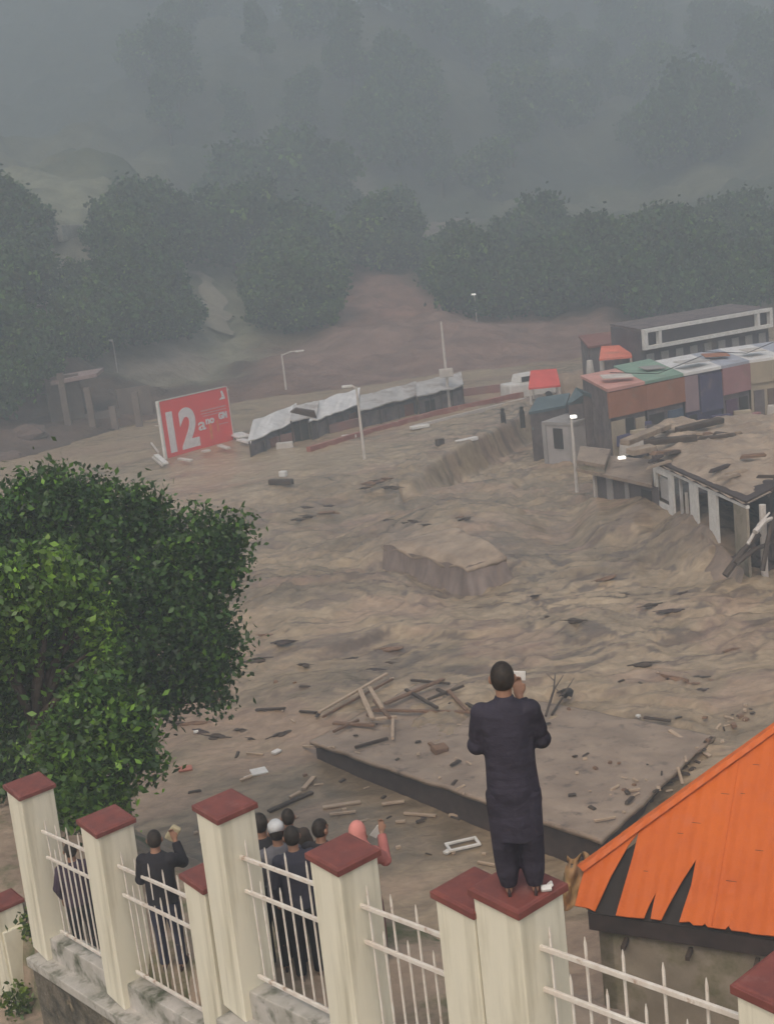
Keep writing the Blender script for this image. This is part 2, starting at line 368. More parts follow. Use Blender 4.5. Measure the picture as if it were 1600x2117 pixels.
# ------------------------------------------------------------------ HILLSIDE
def terrain_h(X, Y):
    base = 88 + 6 * np.sin(X * .03 + 1) + np.where(X > 8, np.clip((X - 8) * .25, 0, 10), 0) - np.clip(-X - 14.5, 0, 14) * 1.7
    s = Y - base
    z = np.where(s < 40, 0.14 * s, 5.6 + 0.27 * (s - 40)); z = np.where(s > 110, 24.5 + 0.36 * (s - 110), z)
    z = np.where(s < 0, s * .3, z)
    k = sstep(5, 120, s)
    z = z + k * (fbm(X * .02, Y * .02, 5, 201) - .5) * 38 + sstep(0, 30, s) * (fbm(X * .12, Y * .12, 5, 211) - .5) * 4.5
    z = z + (fbm(X * .5, Y * .5, 3, 221) - .5) * 0.8 * sstep(-2, 10, s)
    return z + 0.6
tys = geo(58, 620, 330, 2.2); txs = np.concatenate([np.linspace(-330, -70, 60)[:-1], np.linspace(-70, 80, 260), np.linspace(80, 360, 62)[1:]])
TX, TY = np.meshgrid(txs, tys); TZ = terrain_h(TX, TY)
veg = fbm(TX * .045, TY * .045, 5, 301)[..., None]
green = np.array((0.060, 0.075, 0.038)); olive = np.array((0.16, 0.155, 0.085)); earth = np.array((0.20, 0.115, 0.082)); dkearth = np.array((0.10, 0.068, 0.05))
TC = green * (1 - sstep(.42, .62, veg)) + olive * sstep(.42, .62, veg)
TC = TC * (1 - .72 * sstep(185, 225, TY)[..., None]) + np.array((0.035, 0.045, 0.030)) * .72 * sstep(185, 225, TY)[..., None]
low = (1 - sstep(112, 135, TY + (veg[..., 0] - .5) * 40))[..., None]
TC = TC * (1 - low) + (dkearth * (1 - sstep(.4, .6, veg)) + earth * sstep(.4, .6, veg)) * low
def blob(cx, cyy, rx, ry, col, s=1.0):
    global TC
    d = 1 - np.hypot((TX - cx) / rx, (TY - cyy) / ry) + (fbm(TX * .1, TY * .1, 4, 77) - .5) * .9
    m = sstep(0, .35, d)[..., None] * s; TC = TC * (1 - m) + np.array(col) * m
def tz(x, y): return float(terrain_h(np.array([[float(x)]]), np.array([[float(y)]]))[0, 0])
def onhill(px, py):
    d = ray(px, py)
    for k in range(60, 600):
        p = EYE + d * (k / d.y)
        if p.z < tz(p.x, p.y): return p
    return EYE + d * (400 / d.y)
def pblob(px, py, rx, ry, col, s=1.0):
    p = onhill(px, py); blob(p.x, p.y, rx, ry, col, s)
pblob(840, 640, 14, 22, (0.30, 0.165, 0.125)); pblob(960, 700, 22, 14, (0.26, 0.16, 0.125)); pblob(900, 480, 9, 22, (0.22, 0.18, 0.15), .8); pblob(700, 430, 8, 16, (.2, .18, .14), .6)
pblob(110, 470, 26, 26, (0.27, 0.27, 0.17), .9); pblob(150, 600, 20, 18, (0.27, 0.25, 0.18), .9); pblob(60, 400, 30, 20, (0.23, 0.23, 0.15), .9); pblob(140, 680, 14, 10, (.26, .21, .17), .8)
M['hill'] = mat('hill_ground', (1.1, 1.1, 1.1), (0.6, 0.6, 0.6), rough=0.95, scale=0.35, bump=0.5, bscale=0.9, attr=True)
hill = grid_mesh('hillside', txs, tys, TZ, M['hill'], TC)

# river bed and bank ground: one sheet under everything
gxs = np.concatenate([np.linspace(-340, -30, 40)[:-1], np.linspace(-30, 30, 240), np.linspace(30, 360, 40)[1:]]); gys = np.concatenate([np.linspace(-60, 2, 12)[:-1], np.linspace(2, 32, 200), np.linspace(32, 130, 40)[1:]])
GX, GY = np.meshgrid(gxs, gys)
dist = (GX - FA.x) * FN.x + (GY - FA.y) * FN.y; al = (GX - FA.x) * FD.x + (GY - FA.y) * FD.y
plat = 5.35 + 0.10 * np.clip(al, -3, 14) - 0.75 * (1 - sstep(0.9, 2.1, al))
slope = plat - 0.9 * sstep(0, 1, (dist - 2.0) / 3.0) * 1.0 - np.clip(dist - 2.6, 0, 30) * 0.85 + (fbm(GX * .8, GY * .8, 4, 401) - .5) * .7 * sstep(1.8, 3, dist)
near = 3.3 + 0.1 * np.clip(al, -3, 14) + (fbm(GX * .9, GY * .9, 4, 405) - .5) * .3 - 0 * dist
near = np.where(al < -6, near - np.clip(-6 - al, 0, 30) * .2, near)
GZ = np.where(dist < 0.25, near, np.maximum(slope, -2.0))
grid_mesh('ground', gxs, gys, GZ, M['soil'])
def gz(x, y):
    i = int(np.clip(np.searchsorted(gxs, x), 0, len(gxs) - 1)); j = int(np.clip(np.searchsorted(gys, y), 0, len(gys) - 1)); return float(GZ[j, i])
# ------------------------------------------------------------------ FENCE
def base_z(a):
    if a < 4.25: return 4.63 + 0.145 * a
    if a < 8.04: return 6.02 + 0.16 * (a - 4.3)
    return 6.95 + 0.15 * (a - 8.1)
def P3(a, off, z): p = FA + FD * a + FN * off; return Vector((p.x, p.y, z))
FROT = math.atan2(FD.y, FD.x)
CAPW, SHW = 0.43, 0.345
pill = [  # along of front cap corner, underside of cap, label
(-1.98, 4.60, 'cream pillar with worn brown cap, lowest, cut by the left edge of the photo', 0.36),
    (-0.17, 6.87, 'cream pillar with red cap below the leafy tree, first from left', 1),
    (1.97, 7.08, 'cream pillar with red cap left of the man in dark shirt holding up his arm', 1),
    (4.215, 7.25, 'narrow-looking low cream pillar tucked against the left of a taller pillar, cap half hidden', 0.9),
    (4.70, 8.12, 'tall cream pillar with red cap left of the huddled group, dark gap on its left side', 1),
    (6.49, 8.26, 'cream pillar with red cap in front of the person in the pink headscarf', 1),
    (8.03, 8.50, 'lower cream pillar joined to the left of the one the man stands on', 1),
    (8.47, 8.67, 'cream pillar with red cap on which the man in dark clothes stands', 1),
    (10.50, 8.87, 'nearest cream pillar with red cap at the right edge of the photo', 1)]
random.seed(4)
def make_pillar(a, zc, label, wf):
    CAPW = .48 if abs(a - 8.47) < .01 else (.49 if -1 < a < 3 else .44); SHW = CAPW * .885
    c = P3(a - CAPW / 2, CAPW / 2, 0); zb = base_z(a) - 0.02 if a > -1 else 2.6
    h = zc - zb; th = 0.0 if a < -1 or a > 8.6 else max(0, .062 * (1 - (a + .17) / 9.5))
    bs = c - FD * (math.sin(th) * h)
    t = thing('fence_pillar', label, 'pillar', (bs.x, bs.y, zb), FROT, 'capped pillars of the boundary fence'); t.rotation_euler = (0, th, FROT)
    b = MB(); b.box((0, 0, h / 2), (SHW, SHW, h), taper=1.0); b.build('shaft', M['cream'], t, bevel=0.012)
    k = MB(); k.box((0, 0, h + 0.028), (CAPW, CAPW, 0.055)); k.box((0, 0, h + 0.055 + 0.006), (CAPW - 0.02, CAPW - 0.02, 0.014), taper=0.93)
    k.build('cap', M['cap'], t, bevel=0.007)
    return t
for p in pill: make_pillar(*p)
PLAT_Z = 8.67 + 0.07
def make_rail(a0, a1, zs, z3, tall, short, label):
    # zs: (z_top_rail, z_mid_rail) at a0 ; grade follows the ground ; bars alternate tall and short
    g = 0.135; off = CAPW / 2 + 0.0
    o0 = P3(a0, off, zs[0]); t = thing('fence_railing', label, 'railing', (o0.x, o0.y, z3), FROT, 'white bar railings between the fence pillars')
    L = a1 - a0
    for z in (zs[0], zs[1], z3):
        m = MB(); rr = Matrix.Rotation(-math.atan(g), 3, 'Y')
        m.box((L / 2, -0.012, z - z3 + g * L / 2), (L * 1.006, 0.026, 0.036), rot=rr); m.build('rail', M['rail'], t, bevel=0.004)
    n = max(3, int(round(L / 0.155)))
    for i in range(n):
        x = (i + 0.5) * L / n
        top = (zs[0] + 0.17 if i % 2 == 0 else zs[1] + 0.15) + g * x + random.uniform(-.012, .012)
        m = MB(); zb_ = z3 + g * x - 0.05
        tip = 0.05
        m.tube([(x + random.uniform(-.004, .004), 0.014, zb_ - z3), (x, 0.014, top - tip - z3), (x, 0.014, top - z3)], [0.0105, 0.0105, 0.003], n=6)
        m.build('bar', M['rail'], t)
make_rail(-0.16, 1.60, (6.38, 6.03), 5.00, 0, 0, 'white bar railing between the two leftmost tall pillars, below the leafy tree')
make_rail(1.93, 3.82, (6.65, 6.30), 5.34, 0, 0, 'white bar railing in front of the man in dark shirt with raised arm')
make_rail(4.66, 6.10, (7.71, 7.37), 6.49, 0, 0, 'white bar railing in front of the huddled group of onlookers')
make_rail(6.45, 7.64, (7.91, 7.59), 6.78, 0, 0, 'white bar railing left of the pillar the man stands on')
make_rail(8.43, 10.12, (8.37, 8.06), 7.22, 0, 0, 'white bar railing right of the pillar the man stands on, below the orange roof')
make_rail(10.27, 11.9, (8.62, 8.31), 7.5, 0, 0, 'white bar railing beyond the nearest pillar, past the right edge')
def strip(mb, a0, a1, o0, o1, zt0, zt1, zb0, zb1):
    lo = [P3(a0, o0, zb0), P3(a1, o0, zb1), P3(a1, o1, zb1), P3(a0, o1, zb0)]
    hi = [P3(a0, o0, zt0), P3(a1, o0, zt1), P3(a1, o1, zt1), P3(a0, o1, zt0)]
    mb.hexa(lo, hi)
segs = [(-0.75, 4.24, 'moss-stained concrete kerb and stone retaining wall under the lower left railings'),
        (4.26, 8.03, 'concrete kerb and stone retaining wall under the middle railings'),
        (8.05, 12.5, 'concrete kerb and stone retaining wall under the railings nearest the camera')]
for a0, a1, lab in segs:
    o = P3(a0, 0.2, 3.0); t = thing('retaining_wall', lab, 'wall', o, 0, 'stepped retaining walls under the fence')
    z0, z1 = base_z(a0 + 1e-4), base_z(a1 - 0.02)
    m = MB(); strip(m, a0, a1, -0.10, 0.55, z0, z1, z0 - 0.13, z1 - 0.13); m.build('ledge', M['plinth'], t, world=True, bevel=0.015)
    m = MB(); strip(m, a0 + 0.05, a1 - .03, 0.10, 0.34, z0 + 0.30, z1 + 0.30, z0 - 0.05, z1 - 0.05); m.build('kerb', M['plinth'], t, world=True, bevel=0.012)
    m = MB(); strip(m, a0 + 0.01, a1 - .01, -0.04, 0.50, z0 - 0.132, z1 - 0.132, 2.6, 2.6); m.build('stone_face', M['stone'], t, world=True)
# lower wall running off to the left at the lowest pillar
t = thing('garden_wall', 'low cream wall end beside the lowest pillar at the left edge', 'wall', P3(-1.75, .2, 2.4))
m = MB(); strip(m, -6, -1.95, 0.06, 0.36, 4.1, 4.3, 2.2, 2.2); m.build('wall_body', M['cream'], t, world=True, bevel=.01)

# ------------------------------------------------------------------ PEOPLE
MS = {}
def cloth(name, c, v=0.75):
    if name not in MS: MS[name] = mat(name, c, shade(c, v), rough=0.85, scale=7, bump=0.006, bscale=22)
    return MS[name]
skin = mat('skin', (0.30, 0.165, 0.105), (0.26, 0.14, 0.09), rough=0.55, scale=10)
hairm = mat('dark_hair', (0.035, 0.026, 0.018), (0.018, 0.013, 0.010), rough=0.6, scale=30, bump=0.004, bscale=60)
def folded(rings, n=56, k=7, amp=0.03, seed=0):
    rr = random.Random(seed); ph = [rr.uniform(0, 6.28) for _ in range(4)]
    out = MB(); vs = []; fs = []
    for (cx, cyy, z, rx, ry, f) in rings:
        for i in range(n):
            th = 2 * PI * i / n
            w = 1 + amp * f * (math.sin(k * th + ph[0]) + 0.6 * math.sin((k + 4) * th + ph[1] + z * 3) + .4 * math.sin(3 * th + ph[2]))
            vs.append((cx + rx * w * math.cos(th), cyy + ry * w * math.sin(th), z))
    m = len(rings)
    for i in range(m - 1):
        for j in range(n): fs.append((i * n + j, (i + 1) * n + j, (i + 1) * n + (j + 1) % n, i * n + (j + 1) % n))
    fs.append(tuple(range(n))); fs.append(tuple(range(m * n - 1, (m - 1) * n - 1, -1)))
    out.add(vs, fs); return out
def hand(mb, w, d, side, grip):
    """palm at w pointing along d; five fingers, curled by grip"""
    d = Vector(d).normalized(); up = Vector((0, 0, 1)) if abs(d.z) < .8 else Vector((0, 1, 0))
    s = d.cross(up).normalized(); nrm = s.cross(d).normalized()
    w = Vector(w)
    mb.tube([w - d * .02, w + d * .03, w + d * .085], [.026, .034, .034], n=10, flat=(.55, 1.15) if abs(nrm.z) < 2 else (1, 1))
    for i, ln in enumerate((.066, .076, .070, .056)):
        b = w + d * .08 + s * (.027 - .018 * i) * side
        p1 = b + d * ln * .5 - nrm * grip * .012; p2 = p1 + (d * (1 - grip) - nrm * grip).normalized() * ln * .33; p3 = p2 + (d * (.6 - grip) - nrm * (grip + .2)).normalized() * ln * .28
        mb.tube([b - d * .02, p1, p2, p3], [.0095, .009, .0085, .007], n=6)
    b = w + d * .02 + s * .03 * side
    mb.tube([b, b + s * side * .02 + d * .03 - nrm * grip * .01, b + s * side * .022 + d * .062 - nrm * grip * .025], [.012, .011, .009], n=6)
def make_person(loc, rz, height, label, top, bottom, arms, group=None, head='hair', tunic=False, vox=.009, scarf=None, turn=0.0, lean=0.0, shoes=None, stance=.1):
    s = height / 1.72
    t = thing('person', label, 'person', loc, rz, group); t.scale = (s, s, s)
    fy = lean * .25
    b = MB()
    b.loft([(0, 0, .82, .13, .10), (0, 0, .95, .155, .115), (0, fy * .3, 1.08, .145, .105), (0, fy * .6, 1.25, .165, .115), (0, fy * .9, 1.38, .17, .10), (0, fy, 1.44, .12, .075), (0, fy, 1.47, .06, .06)], n=20)
    b.tube([(0, fy, 1.40), (0, fy + .01, 1.49), (0, fy + .02, 1.56)], [.062, .056, .058], n=12)
    hc = Vector((0, fy + .03, 1.612)); HR = Matrix.Rotation(turn, 3, 'Z')
    b.ell(hc, (.079, .092, .106), n=18, m=14, rot=HR)
    b.ell(hc + HR @ Vector((0, .045, -.055)), (.052, .045, .055), rot=HR)                # jaw
    b.tube([hc + HR @ Vector((0, .088, .018)), hc + HR @ Vector((0, .110, -.022))], [.009, .016], n=6)   # nose
    b.ell(hc + HR @ Vector((0, .088, -.05)), (.024, .009, .006), n=8, m=5, rot=HR)       # mouth
    for sx in (-1, 1):
        b.ell(hc + HR @ Vector((sx * .086, -.004, -.008)), (.014, .022, .034), n=8, m=6, rot=HR)
    for sx, (el, wr, dr, grip) in ((-1, arms[0]), (1, arms[1])):
        sh = Vector((sx * .175, fy * .95, 1.385)); el = Vector(el); wr = Vector(wr)
        b.tube([sh, sh.lerp(el, .5), el, el.lerp(wr, .4), wr], [.048, .040, .033, .031, .024], n=12); hand(b, wr, dr, -sx, grip)
    for sx in (-1, 1):
        b.tube([(sx * .085, 0, .90), (sx * stance * .95, .005, .66), (sx * stance, .01, .47), (sx * stance, -.012, .32), (sx * stance, -.015, .07)], [.088, .078, .055, .052, .036], n=12)
        b.tube([(sx * stance, -.05, .045), (sx * (stance + .01), .05, .045), (sx * (stance + .02), .16, .025)], [.036, .038, .028], n=10, flat=(.7, 1.1))
    b.build('body', skin, t, smooth=True, remesh=vox)
    for sx in (-1, 1):
        e = MB(); e.ell(hc + HR @ Vector((sx * .031, .081, .012)), (.013, .011, .009), n=8, m=6, rot=HR); e.build('eye', cloth('eye_dark', (.05, .04, .035)), t, smooth=True)
    if head == 'hair' or head == 'cap':
        h = MB(); hm = MB(); hm.ell(hc + HR @ Vector((0, -.006, .008)), (.084, .098, .112), n=28, m=22, rot=HR)
        inv = HR.transposed()
        keep = []
        for f in hm.f:
            c = inv @ (sum((Vector(hm.v[i]) for i in f), Vector()) / len(f) - hc)
            if (c.y < .02 and c.z > -.062 + max(0, c.y) * 2) or c.z > .045 + c.y * .25: keep.append(f)
        h.v = hm.v; h.f = keep; h.c = [(1, 1, 1)] * len(keep)
        ho = h.build('hair', hairm, t, smooth=True)
        sm = ho.modifiers.new('solid', 'SOLIDIFY'); sm.thickness = .012; sm.offset = -1
    if head == 'cap':
        h = MB(); h.loft([(hc.x, hc.y, hc.z + .02, .088, .10), (hc.x, hc.y, hc.z + .09, .084, .095), (hc.x, hc.y, hc.z + .125, .05, .06)], n=20); h.build('cap', cloth('pale_cap', (.62, .62, .60)), t, smooth=True)
    if head == 'scarf':
        h = MB(); h.ell(hc + Vector((0, -.012, .01)), (.098, .108, .128), n=20, m=14)
        h.loft([(0, fy - .01, 1.25, .20, .135), (0, fy - .01, 1.36, .215, .13), (0, fy - .01, 1.44, .16, .11), (0, fy, 1.50, .10, .10), (0, fy + .01, 1.60, .094, .098)], n=24)
        h.build('headscarf', scarf, t, smooth=True, remesh=.013)
    # trousers
    if tunic:
        q = folded([(0, 0, .97, .15, .12, .2), (0, 0, .80, .185, .135, .6), (0, 0, .70, .195, .135, 1)], seed=3)
        for sx in (-1, 1):
            g = folded([(sx * .093, 0, .78, .105, .115, .3), (sx * (stance - .004), 0, .55, .103, .112, .8), (sx * (stance), 0, .32, .092, .098, 1), (sx * stance, -.005, .18, .082, .088, 1.2), (sx * stance, -.005, .09, .062, .07, 1.3), (sx * stance, -.005, .06, .058, .066, .5)], seed=5 + sx)
            q.add(g.v, g.f)
    else:
        q = MB(); q.loft([(0, 0, .98, .155, .12), (0, 0, .84, .17, .13), (0, 0, .77, .165, .12)], n=20)
        for sx in (-1, 1): q.tube([(sx * .088, 0, .85), (sx * stance * .95, .0, .62), (sx * stance, .01, .45), (sx * stance, -.01, .06)], [.098, .088, .07, .062], n=14)
    q.build('trousers', bottom, t, smooth=True, remesh=.011)
    # top
    if tunic:
        u = folded([(0, 0, .44, .176, .140, 1.5), (0, 0, .60, .178, .138, 1.3), (.003, 0, .80, .185, .142, .9), (0, 0, .98, .176, .138, .7), (0, fy * .3, 1.12, .176, .136, .7), (0, fy * .6, 1.27, .198, .140, .5), (0, fy * .9, 1.38, .198, .118, .2), (0, fy, 1.435, .135, .09, .1), (0, fy, 1.465, .072, .068, 0), (0, fy + .004, 1.495, .066, .064, 0)], k=6, amp=.028, seed=9)
    else:
        u = folded([(0, 0, .86, .185, .14, .8), (0, fy * .2, 1.0, .178, .135, .8), (0, fy * .4, 1.12, .175, .13, .7), (0, fy * .6, 1.27, .19, .132, .5), (0, fy * .9, 1.38, .192, .115, .2), (0, fy, 1.435, .135, .088, .1), (0, fy, 1.475, .07, .067, 0)], k=6, amp=.03, seed=int(abs(loc[0]) * 100))
    for sx, (el, wr, dr, grip) in ((-1, arms[0]), (1, arms[1])):
        sh = Vector((sx * .165, fy * .95, 1.375)); el = Vector(el); wr = Vector(wr)
        u.tube([sh, sh.lerp(el, .35), sh.lerp(el, .75), el, el.lerp(wr, .35), el.lerp(wr, .9)], [.074, .076, .070, .068, .062, .050], n=16); u.ell(el, (.072, .072, .072), n=14, m=10); u.ell(sh, (.082, .080, .078), n=14, m=10)
    u.build('tunic' if tunic else 'jacket', top, t, smooth=True, remesh=.010)
    for sx in (-1, 1):
        f = MB(); f.tube([(sx * stance, -.07, .012), (sx * (stance + .01), .05, .012), (sx * (stance + .02), .19, .012)], [.038, .042, .034], n=10, flat=(.32, 1.1)); f.tube([(sx * (stance + .01), .05, .03), (sx * (stance + .013), .11, .03)], [.044, .042], n=10, flat=(.75, 1.05))
        f.build('sandal', shoes or cloth('dark_leather', (.05, .03, .028)), t, smooth=True)
    return t
navy = mat('charcoal_navy_cotton', (0.040, 0.034, 0.050), (0.016, 0.013, 0.020), rough=0.8, scale=2.2, stretch=(1, 1, 1.8), bump=0.05, bscale=3.2, detail=5)
pc = P3(8.47 - .15, .20, PLAT_Z)
MANROT = R(-6)
HOLD = [((-.222, .05, 1.12), (-.03, .26, 1.36), (.45, .35, .9), .55), ((.228, .06, 1.13), (.10, .26, 1.38), (-.05, .35, .95), .6)]
man = make_person((pc.x, pc.y, PLAT_Z), MANROT, 1.585, 'man in dark knee-length tunic seen from behind, filming while standing on a fence pillar', navy, navy, HOLD, tunic=True, vox=.0075, stance=.092)
ph = thing('phone', 'white phone held up in front of the man standing on the pillar', 'phone', (pc.x, pc.y, PLAT_Z), MANROT)
m = MB(); m.box((.085, .27, 1.40), (.125, .009, .064), rot=Matrix.Rotation(R(6), 3, 'Y')); m.build('case', M['white'], ph, bevel=.004)
m = MB(); m.box((.142, .2765, 1.41), (.022, .004, .022)); m.build('lens', M['dark'], ph)
# hand scraps on the cap
t = P3(8.47 - .03, .30, PLAT_Z + .0)
m = MB(); m.box((0, 0, .02), (.07, .04, .03), rot=Matrix.Rotation(.5, 3, 'X')); m.box((.03, .02, .03), (.04, .05, .02), rot=Matrix.Rotation(-.6, 3, 'Y')); o = m.build('paper_scrap', M['white'], bevel=.006); o.location = t; tag(o, 'crumpled white scrap on the cap corner by the feet of the standing man', 'scrap')

REST = lambda: [((-.24, .02, 1.12), (-.20, .14, .90), (0, .3, -.9), .3), ((.24, .02, 1.12), (.20, .14, .90), (0, .3, -.9), .3)]
FILM = [((-.24, .12, 1.12), (-.08, .30, 1.40), (.5, .3, .8), .5), ((.24, .12, 1.14), (.12, .34, 1.42), (-.3, .3, .8), .5)]
RAISE = [((-.24, .04, 1.12), (-.10, .25, 1.20), (.6, .5, .5), .5), ((.25, .14, 1.26), (.17, .22, 1.50), (-.25, .1, .9), .5)]
def headpos(px, py, z=7.02): return atz(px, py, z)
def crowd(px, py, zh, height, **k):
    p = headpos(px, py, zh); g = gz(p.x, p.y); 
    return make_person((p.x, p.y, g), k.pop('rz', R(20)), max(1.45, min(1.85, (zh - g) / (1.612 / 1.72))), **k)
GRP = None
crowd(318, 1738, 7.12, 1.7, label='man in black shirt behind the left railing, one arm raised beside his head', top=cloth('black_shirt', (.022, .020, .024)), bottom=cloth('navy_trousers', (.03, .03, .05)), arms=RAISE, rz=R(-8), turn=.2)
crowd(538, 1705, 7.32, 1.65, label='dark-haired person at the left end of the group, close to the tall pillar', top=cloth('charcoal_coat', (.035, .033, .038)), bottom=cloth('black_trousers', (.02, .02, .024)), arms=REST(), rz=R(20))
crowd(572, 1722, 7.27, 1.7, label='person in pale cap and grey jacket with light shoulders, in the group behind the railing', top=cloth('grey_jacket', (.16, .155, .17)), bottom=cloth('charcoal_trousers', (.04, .04, .045)), arms=REST(), rz=R(10), head='cap')
crowd(604, 1732, 7.32, 1.7, label='dark-haired person in slate jacket at the centre of the group behind the railing', top=cloth('slate_jacket', (.05, .048, .065)), bottom=cloth('black_trousers', (.02, .02, .024)), arms=REST(), rz=R(14))
crowd(660, 1716, 7.27, 1.68, label='person in dark jacket at the right of the group, beside the pink headscarf', top=cloth('dark_jacket', (.035, .03, .032)), bottom=cloth('black_trousers', (.02, .02, .024)), arms=REST(), rz=R(-25), turn=-.3)
crowd(596, 1692, 7.07, 1.6, label='short person farthest from the fence, only dark hair showing above the group', top=cloth('brown_coat', (.06, .045, .035)), bottom=cloth('black_trousers', (.02, .02, .024)), arms=REST(), rz=R(10))
pk = cloth('pink_scarf', (.62, .24, .20), .9)
w_ = crowd(738, 1722, 7.27, 1.6, label='woman in pink headscarf holding up a phone behind the red-capped pillar', top=cloth('rose_tunic', (.42, .15, .13)), bottom=cloth('rose_trousers', (.2, .1, .09)), arms=[((-.22, .08, 1.12), (-.05, .30, 1.30), (.4, .4, .8), .5), ((.25, .12, 1.22), (.20, .30, 1.47), (0, .3, .9), .5)], rz=R(-12), head='scarf', scarf=pk, tunic=True)
crowd(146, 1760, 6.1, 1.6, label='person in dark purple clothes behind the leftmost railing', top=cloth('plum_coat', (.06, .04, .06)), bottom=cloth('black_trousers', (.02, .02, .024)), arms=REST(), rz=R(15))
def held(px, py, near, nm, label, cat, dims, m_):
    d = (near - EYE).length; p = atd(px, py, d); o = MB().box((0, 0, 0), dims).build(nm, m_, bevel=min(dims) * .3); o.location = p; o.rotation_euler = (R(20), R(-50), R(-20)); tag(o, label, cat); return o
held(779, 1719, headpos(738, 1722, 7.15) + Vector((0, .35, 0)), 'phone', 'white phone held up by the woman in the pink headscarf', 'phone', (.16, .012, .08), M['white'])
held(358, 1722, headpos(318, 1738, 7.0) + Vector((0.1, .2, 0)), 'paper_bag', 'pale crumpled bag held up beside the head of the man in black', 'bag', (.20, .06, .11), cloth('straw', (.50, .42, .26)))

# ------------------------------------------------------------------ ORANGE ROOF HOUSE
E1 = atz(1190, 1875, 3.5); E2 = atz(1600, 1935, 3.5); T1 = atz(1600, 1510, 5.1)
RN = (E2 - E1).cross(T1 - E1).normalized()
if RN.z < 0: RN = -RN
def rp(px, py, lift=0.0): return atplane(px, py, E1, RN) + RN * lift
hs = thing('orange_roof_house', 'house with torn bright orange metal roof at the lower right', 'house', (E1.x + 1.5, E1.y + 1.5, 0))
eave_dir = (E2 - E1).normalized()
def flat_solid(name, pts, mat_, parent, th=0.02, n=RN):
    me = bpy.data.meshes.new(name); bm = bmesh.new(); vs = [bm.verts.new(Vector(p) - Vector(parent.location)) for p in pts]; f = bm.faces.new(vs)
    bm.normal_update()
    if f.normal.dot(n) < 0: f.normal_flip()
    r = bmesh.ops.extrude_face_region(bm, geom=[f]); ex = [g for g in r['geom'] if isinstance(g, bmesh.types.BMVert)]
    for v in ex: v.co -= Vector(n) * th
    bmesh.ops.recalc_face_normals(bm, faces=bm.faces[:]); bmesh.ops.triangulate(bm, faces=[x for x in bm.faces if len(x.verts) > 4])
    bm.to_mesh(me); bm.free(); me.materials.append(mat_); o = bpy.data.objects.new(name, me); COL.objects.link(o); o.parent = parent; return o
far_e = E1 + eave_dir * 8.5; 
up_dir = RN.cross(eave_dir).normalized(); 
if up_dir.z < 0: up_dir = -up_dir
hip_dir = (T1 - rp(1207, 1800)).normalized()
Ttop = T1 + hip_dir * 0.9
outline = [rp(1207, 1800), rp(1196, 1838), rp(1188, 1872), rp(1215, 1877), rp(1229, 1884), rp(1262, 1812), rp(1298, 1748), rp(1320, 1718), rp(1308, 1768), rp(1290, 1830), rp(1272, 1892), rp(1300, 1896), rp(1330, 1898),
           rp(1343, 1868), rp(1355, 1846), rp(1349, 1872), rp(1344, 1899), rp(1366, 1902), rp(1383, 1868), rp(1410, 1820), rp(1438, 1777), rp(1428, 1830), rp(1414, 1872), rp(1403, 1906), rp(1425, 1905), rp(1432, 1912), rp(1450, 1913), rp(1456, 1909), rp(1462, 1916), rp(1498, 1921), rp(1505, 1914), rp(1511, 1923), rp(1545, 1927), rp(1552, 1930), E2, far_e, Ttop + eave_dir * 6.2, Ttop]
nt_ = M['orange'].node_tree; N_ = nt_.nodes; L_2 = nt_.links
tc_ = N_.new('ShaderNodeTexCoord'); vm = N_.new('ShaderNodeVectorMath'); vm.operation = 'DOT_PRODUCT'; vm.inputs[1].default_value = tuple(eave_dir); L_2.new(tc_.outputs['Object'], vm.inputs[0])
mm = N_.new('ShaderNodeMath'); mm.operation = 'MULTIPLY'; mm.inputs[1].default_value = 2 * PI / .19; L_2.new(vm.outputs['Value'], mm.inputs[0]); ms_ = N_.new('ShaderNodeMath'); ms_.operation = 'SINE'; L_2.new(mm.outputs[0], ms_.inputs[0])
nz_ = N_.new('ShaderNodeTexNoise'); nz_.inputs['Scale'].default_value = 2.2; nz_.inputs['Detail'].default_value = 3; L_2.new(tc_.outputs['Object'], nz_.inputs['Vector'])
ad = N_.new('ShaderNodeMath'); ad.operation = 'MULTIPLY_ADD'; ad.inputs[1].default_value = .10; L_2.new(ms_.outputs[0], ad.inputs[0]); L_2.new(nz_.outputs['Fac'], ad.inputs[2])
bp_ = N_.new('ShaderNodeBump'); bp_.inputs['Distance'].default_value = .06; L_2.new(ad.outputs[0], bp_.inputs['Height']); L_2.new(bp_.outputs[0], N_['Principled BSDF'].inputs['Normal'])
roof_o = flat_solid('roof', outline, M['orange'], hs, 0.02)
# thin seam lines of the sheets and the hip cap
m = MB(); a, b = rp(1200, 1800, .05), Ttop + RN * .05
dirh = (b - a).normalized(); side = RN.cross(dirh).normalized()
if side.dot(eave_dir) > 0: side = -side
for k0, k1 in ((0, .18), (.18, .4), (.4, .63), (.63, 1)):
    p, q = a.lerp(b, k0), a.lerp(b, k1 + .005); j = random.uniform(0, .012)
    m.add([p - side * .07 + RN * j, q - side * .07 + RN * j, q + RN * (.035 + j), p + RN * (.035 + j), q + side * .09 - RN * (.02 - j), p + side * .09 - RN * (.02 - j)], [(0, 1, 2, 3), (3, 2, 4, 5)])
hc_ = m.build('hip_cap', M['orange'], roof_o, world=True); md = hc_.modifiers.new('s', 'SOLIDIFY'); md.thickness = .01
m = MB()
for f in (0.9, 1.9, 2.95, 4.0, 5.1): 
    p = E1 + eave_dir * f + RN * .004; q = p + up_dir * 3.4
    d = (q - Ttop)
    # stop at the hip
    tt = 3.4
    for k in range(60):
        w = p + up_dir * (k * .06)
        if (w - rp(1207, 1800)).dot(side) > -0.06: tt = k * .06; break
    if tt > .6 and f > 1.6: m.tube([p + up_dir * .02, p + up_dir * tt], .008, n=5)
m.build('roof_seam', M['orange'], roof_o, world=True)
m = MB(); rr_ = random.Random(3)
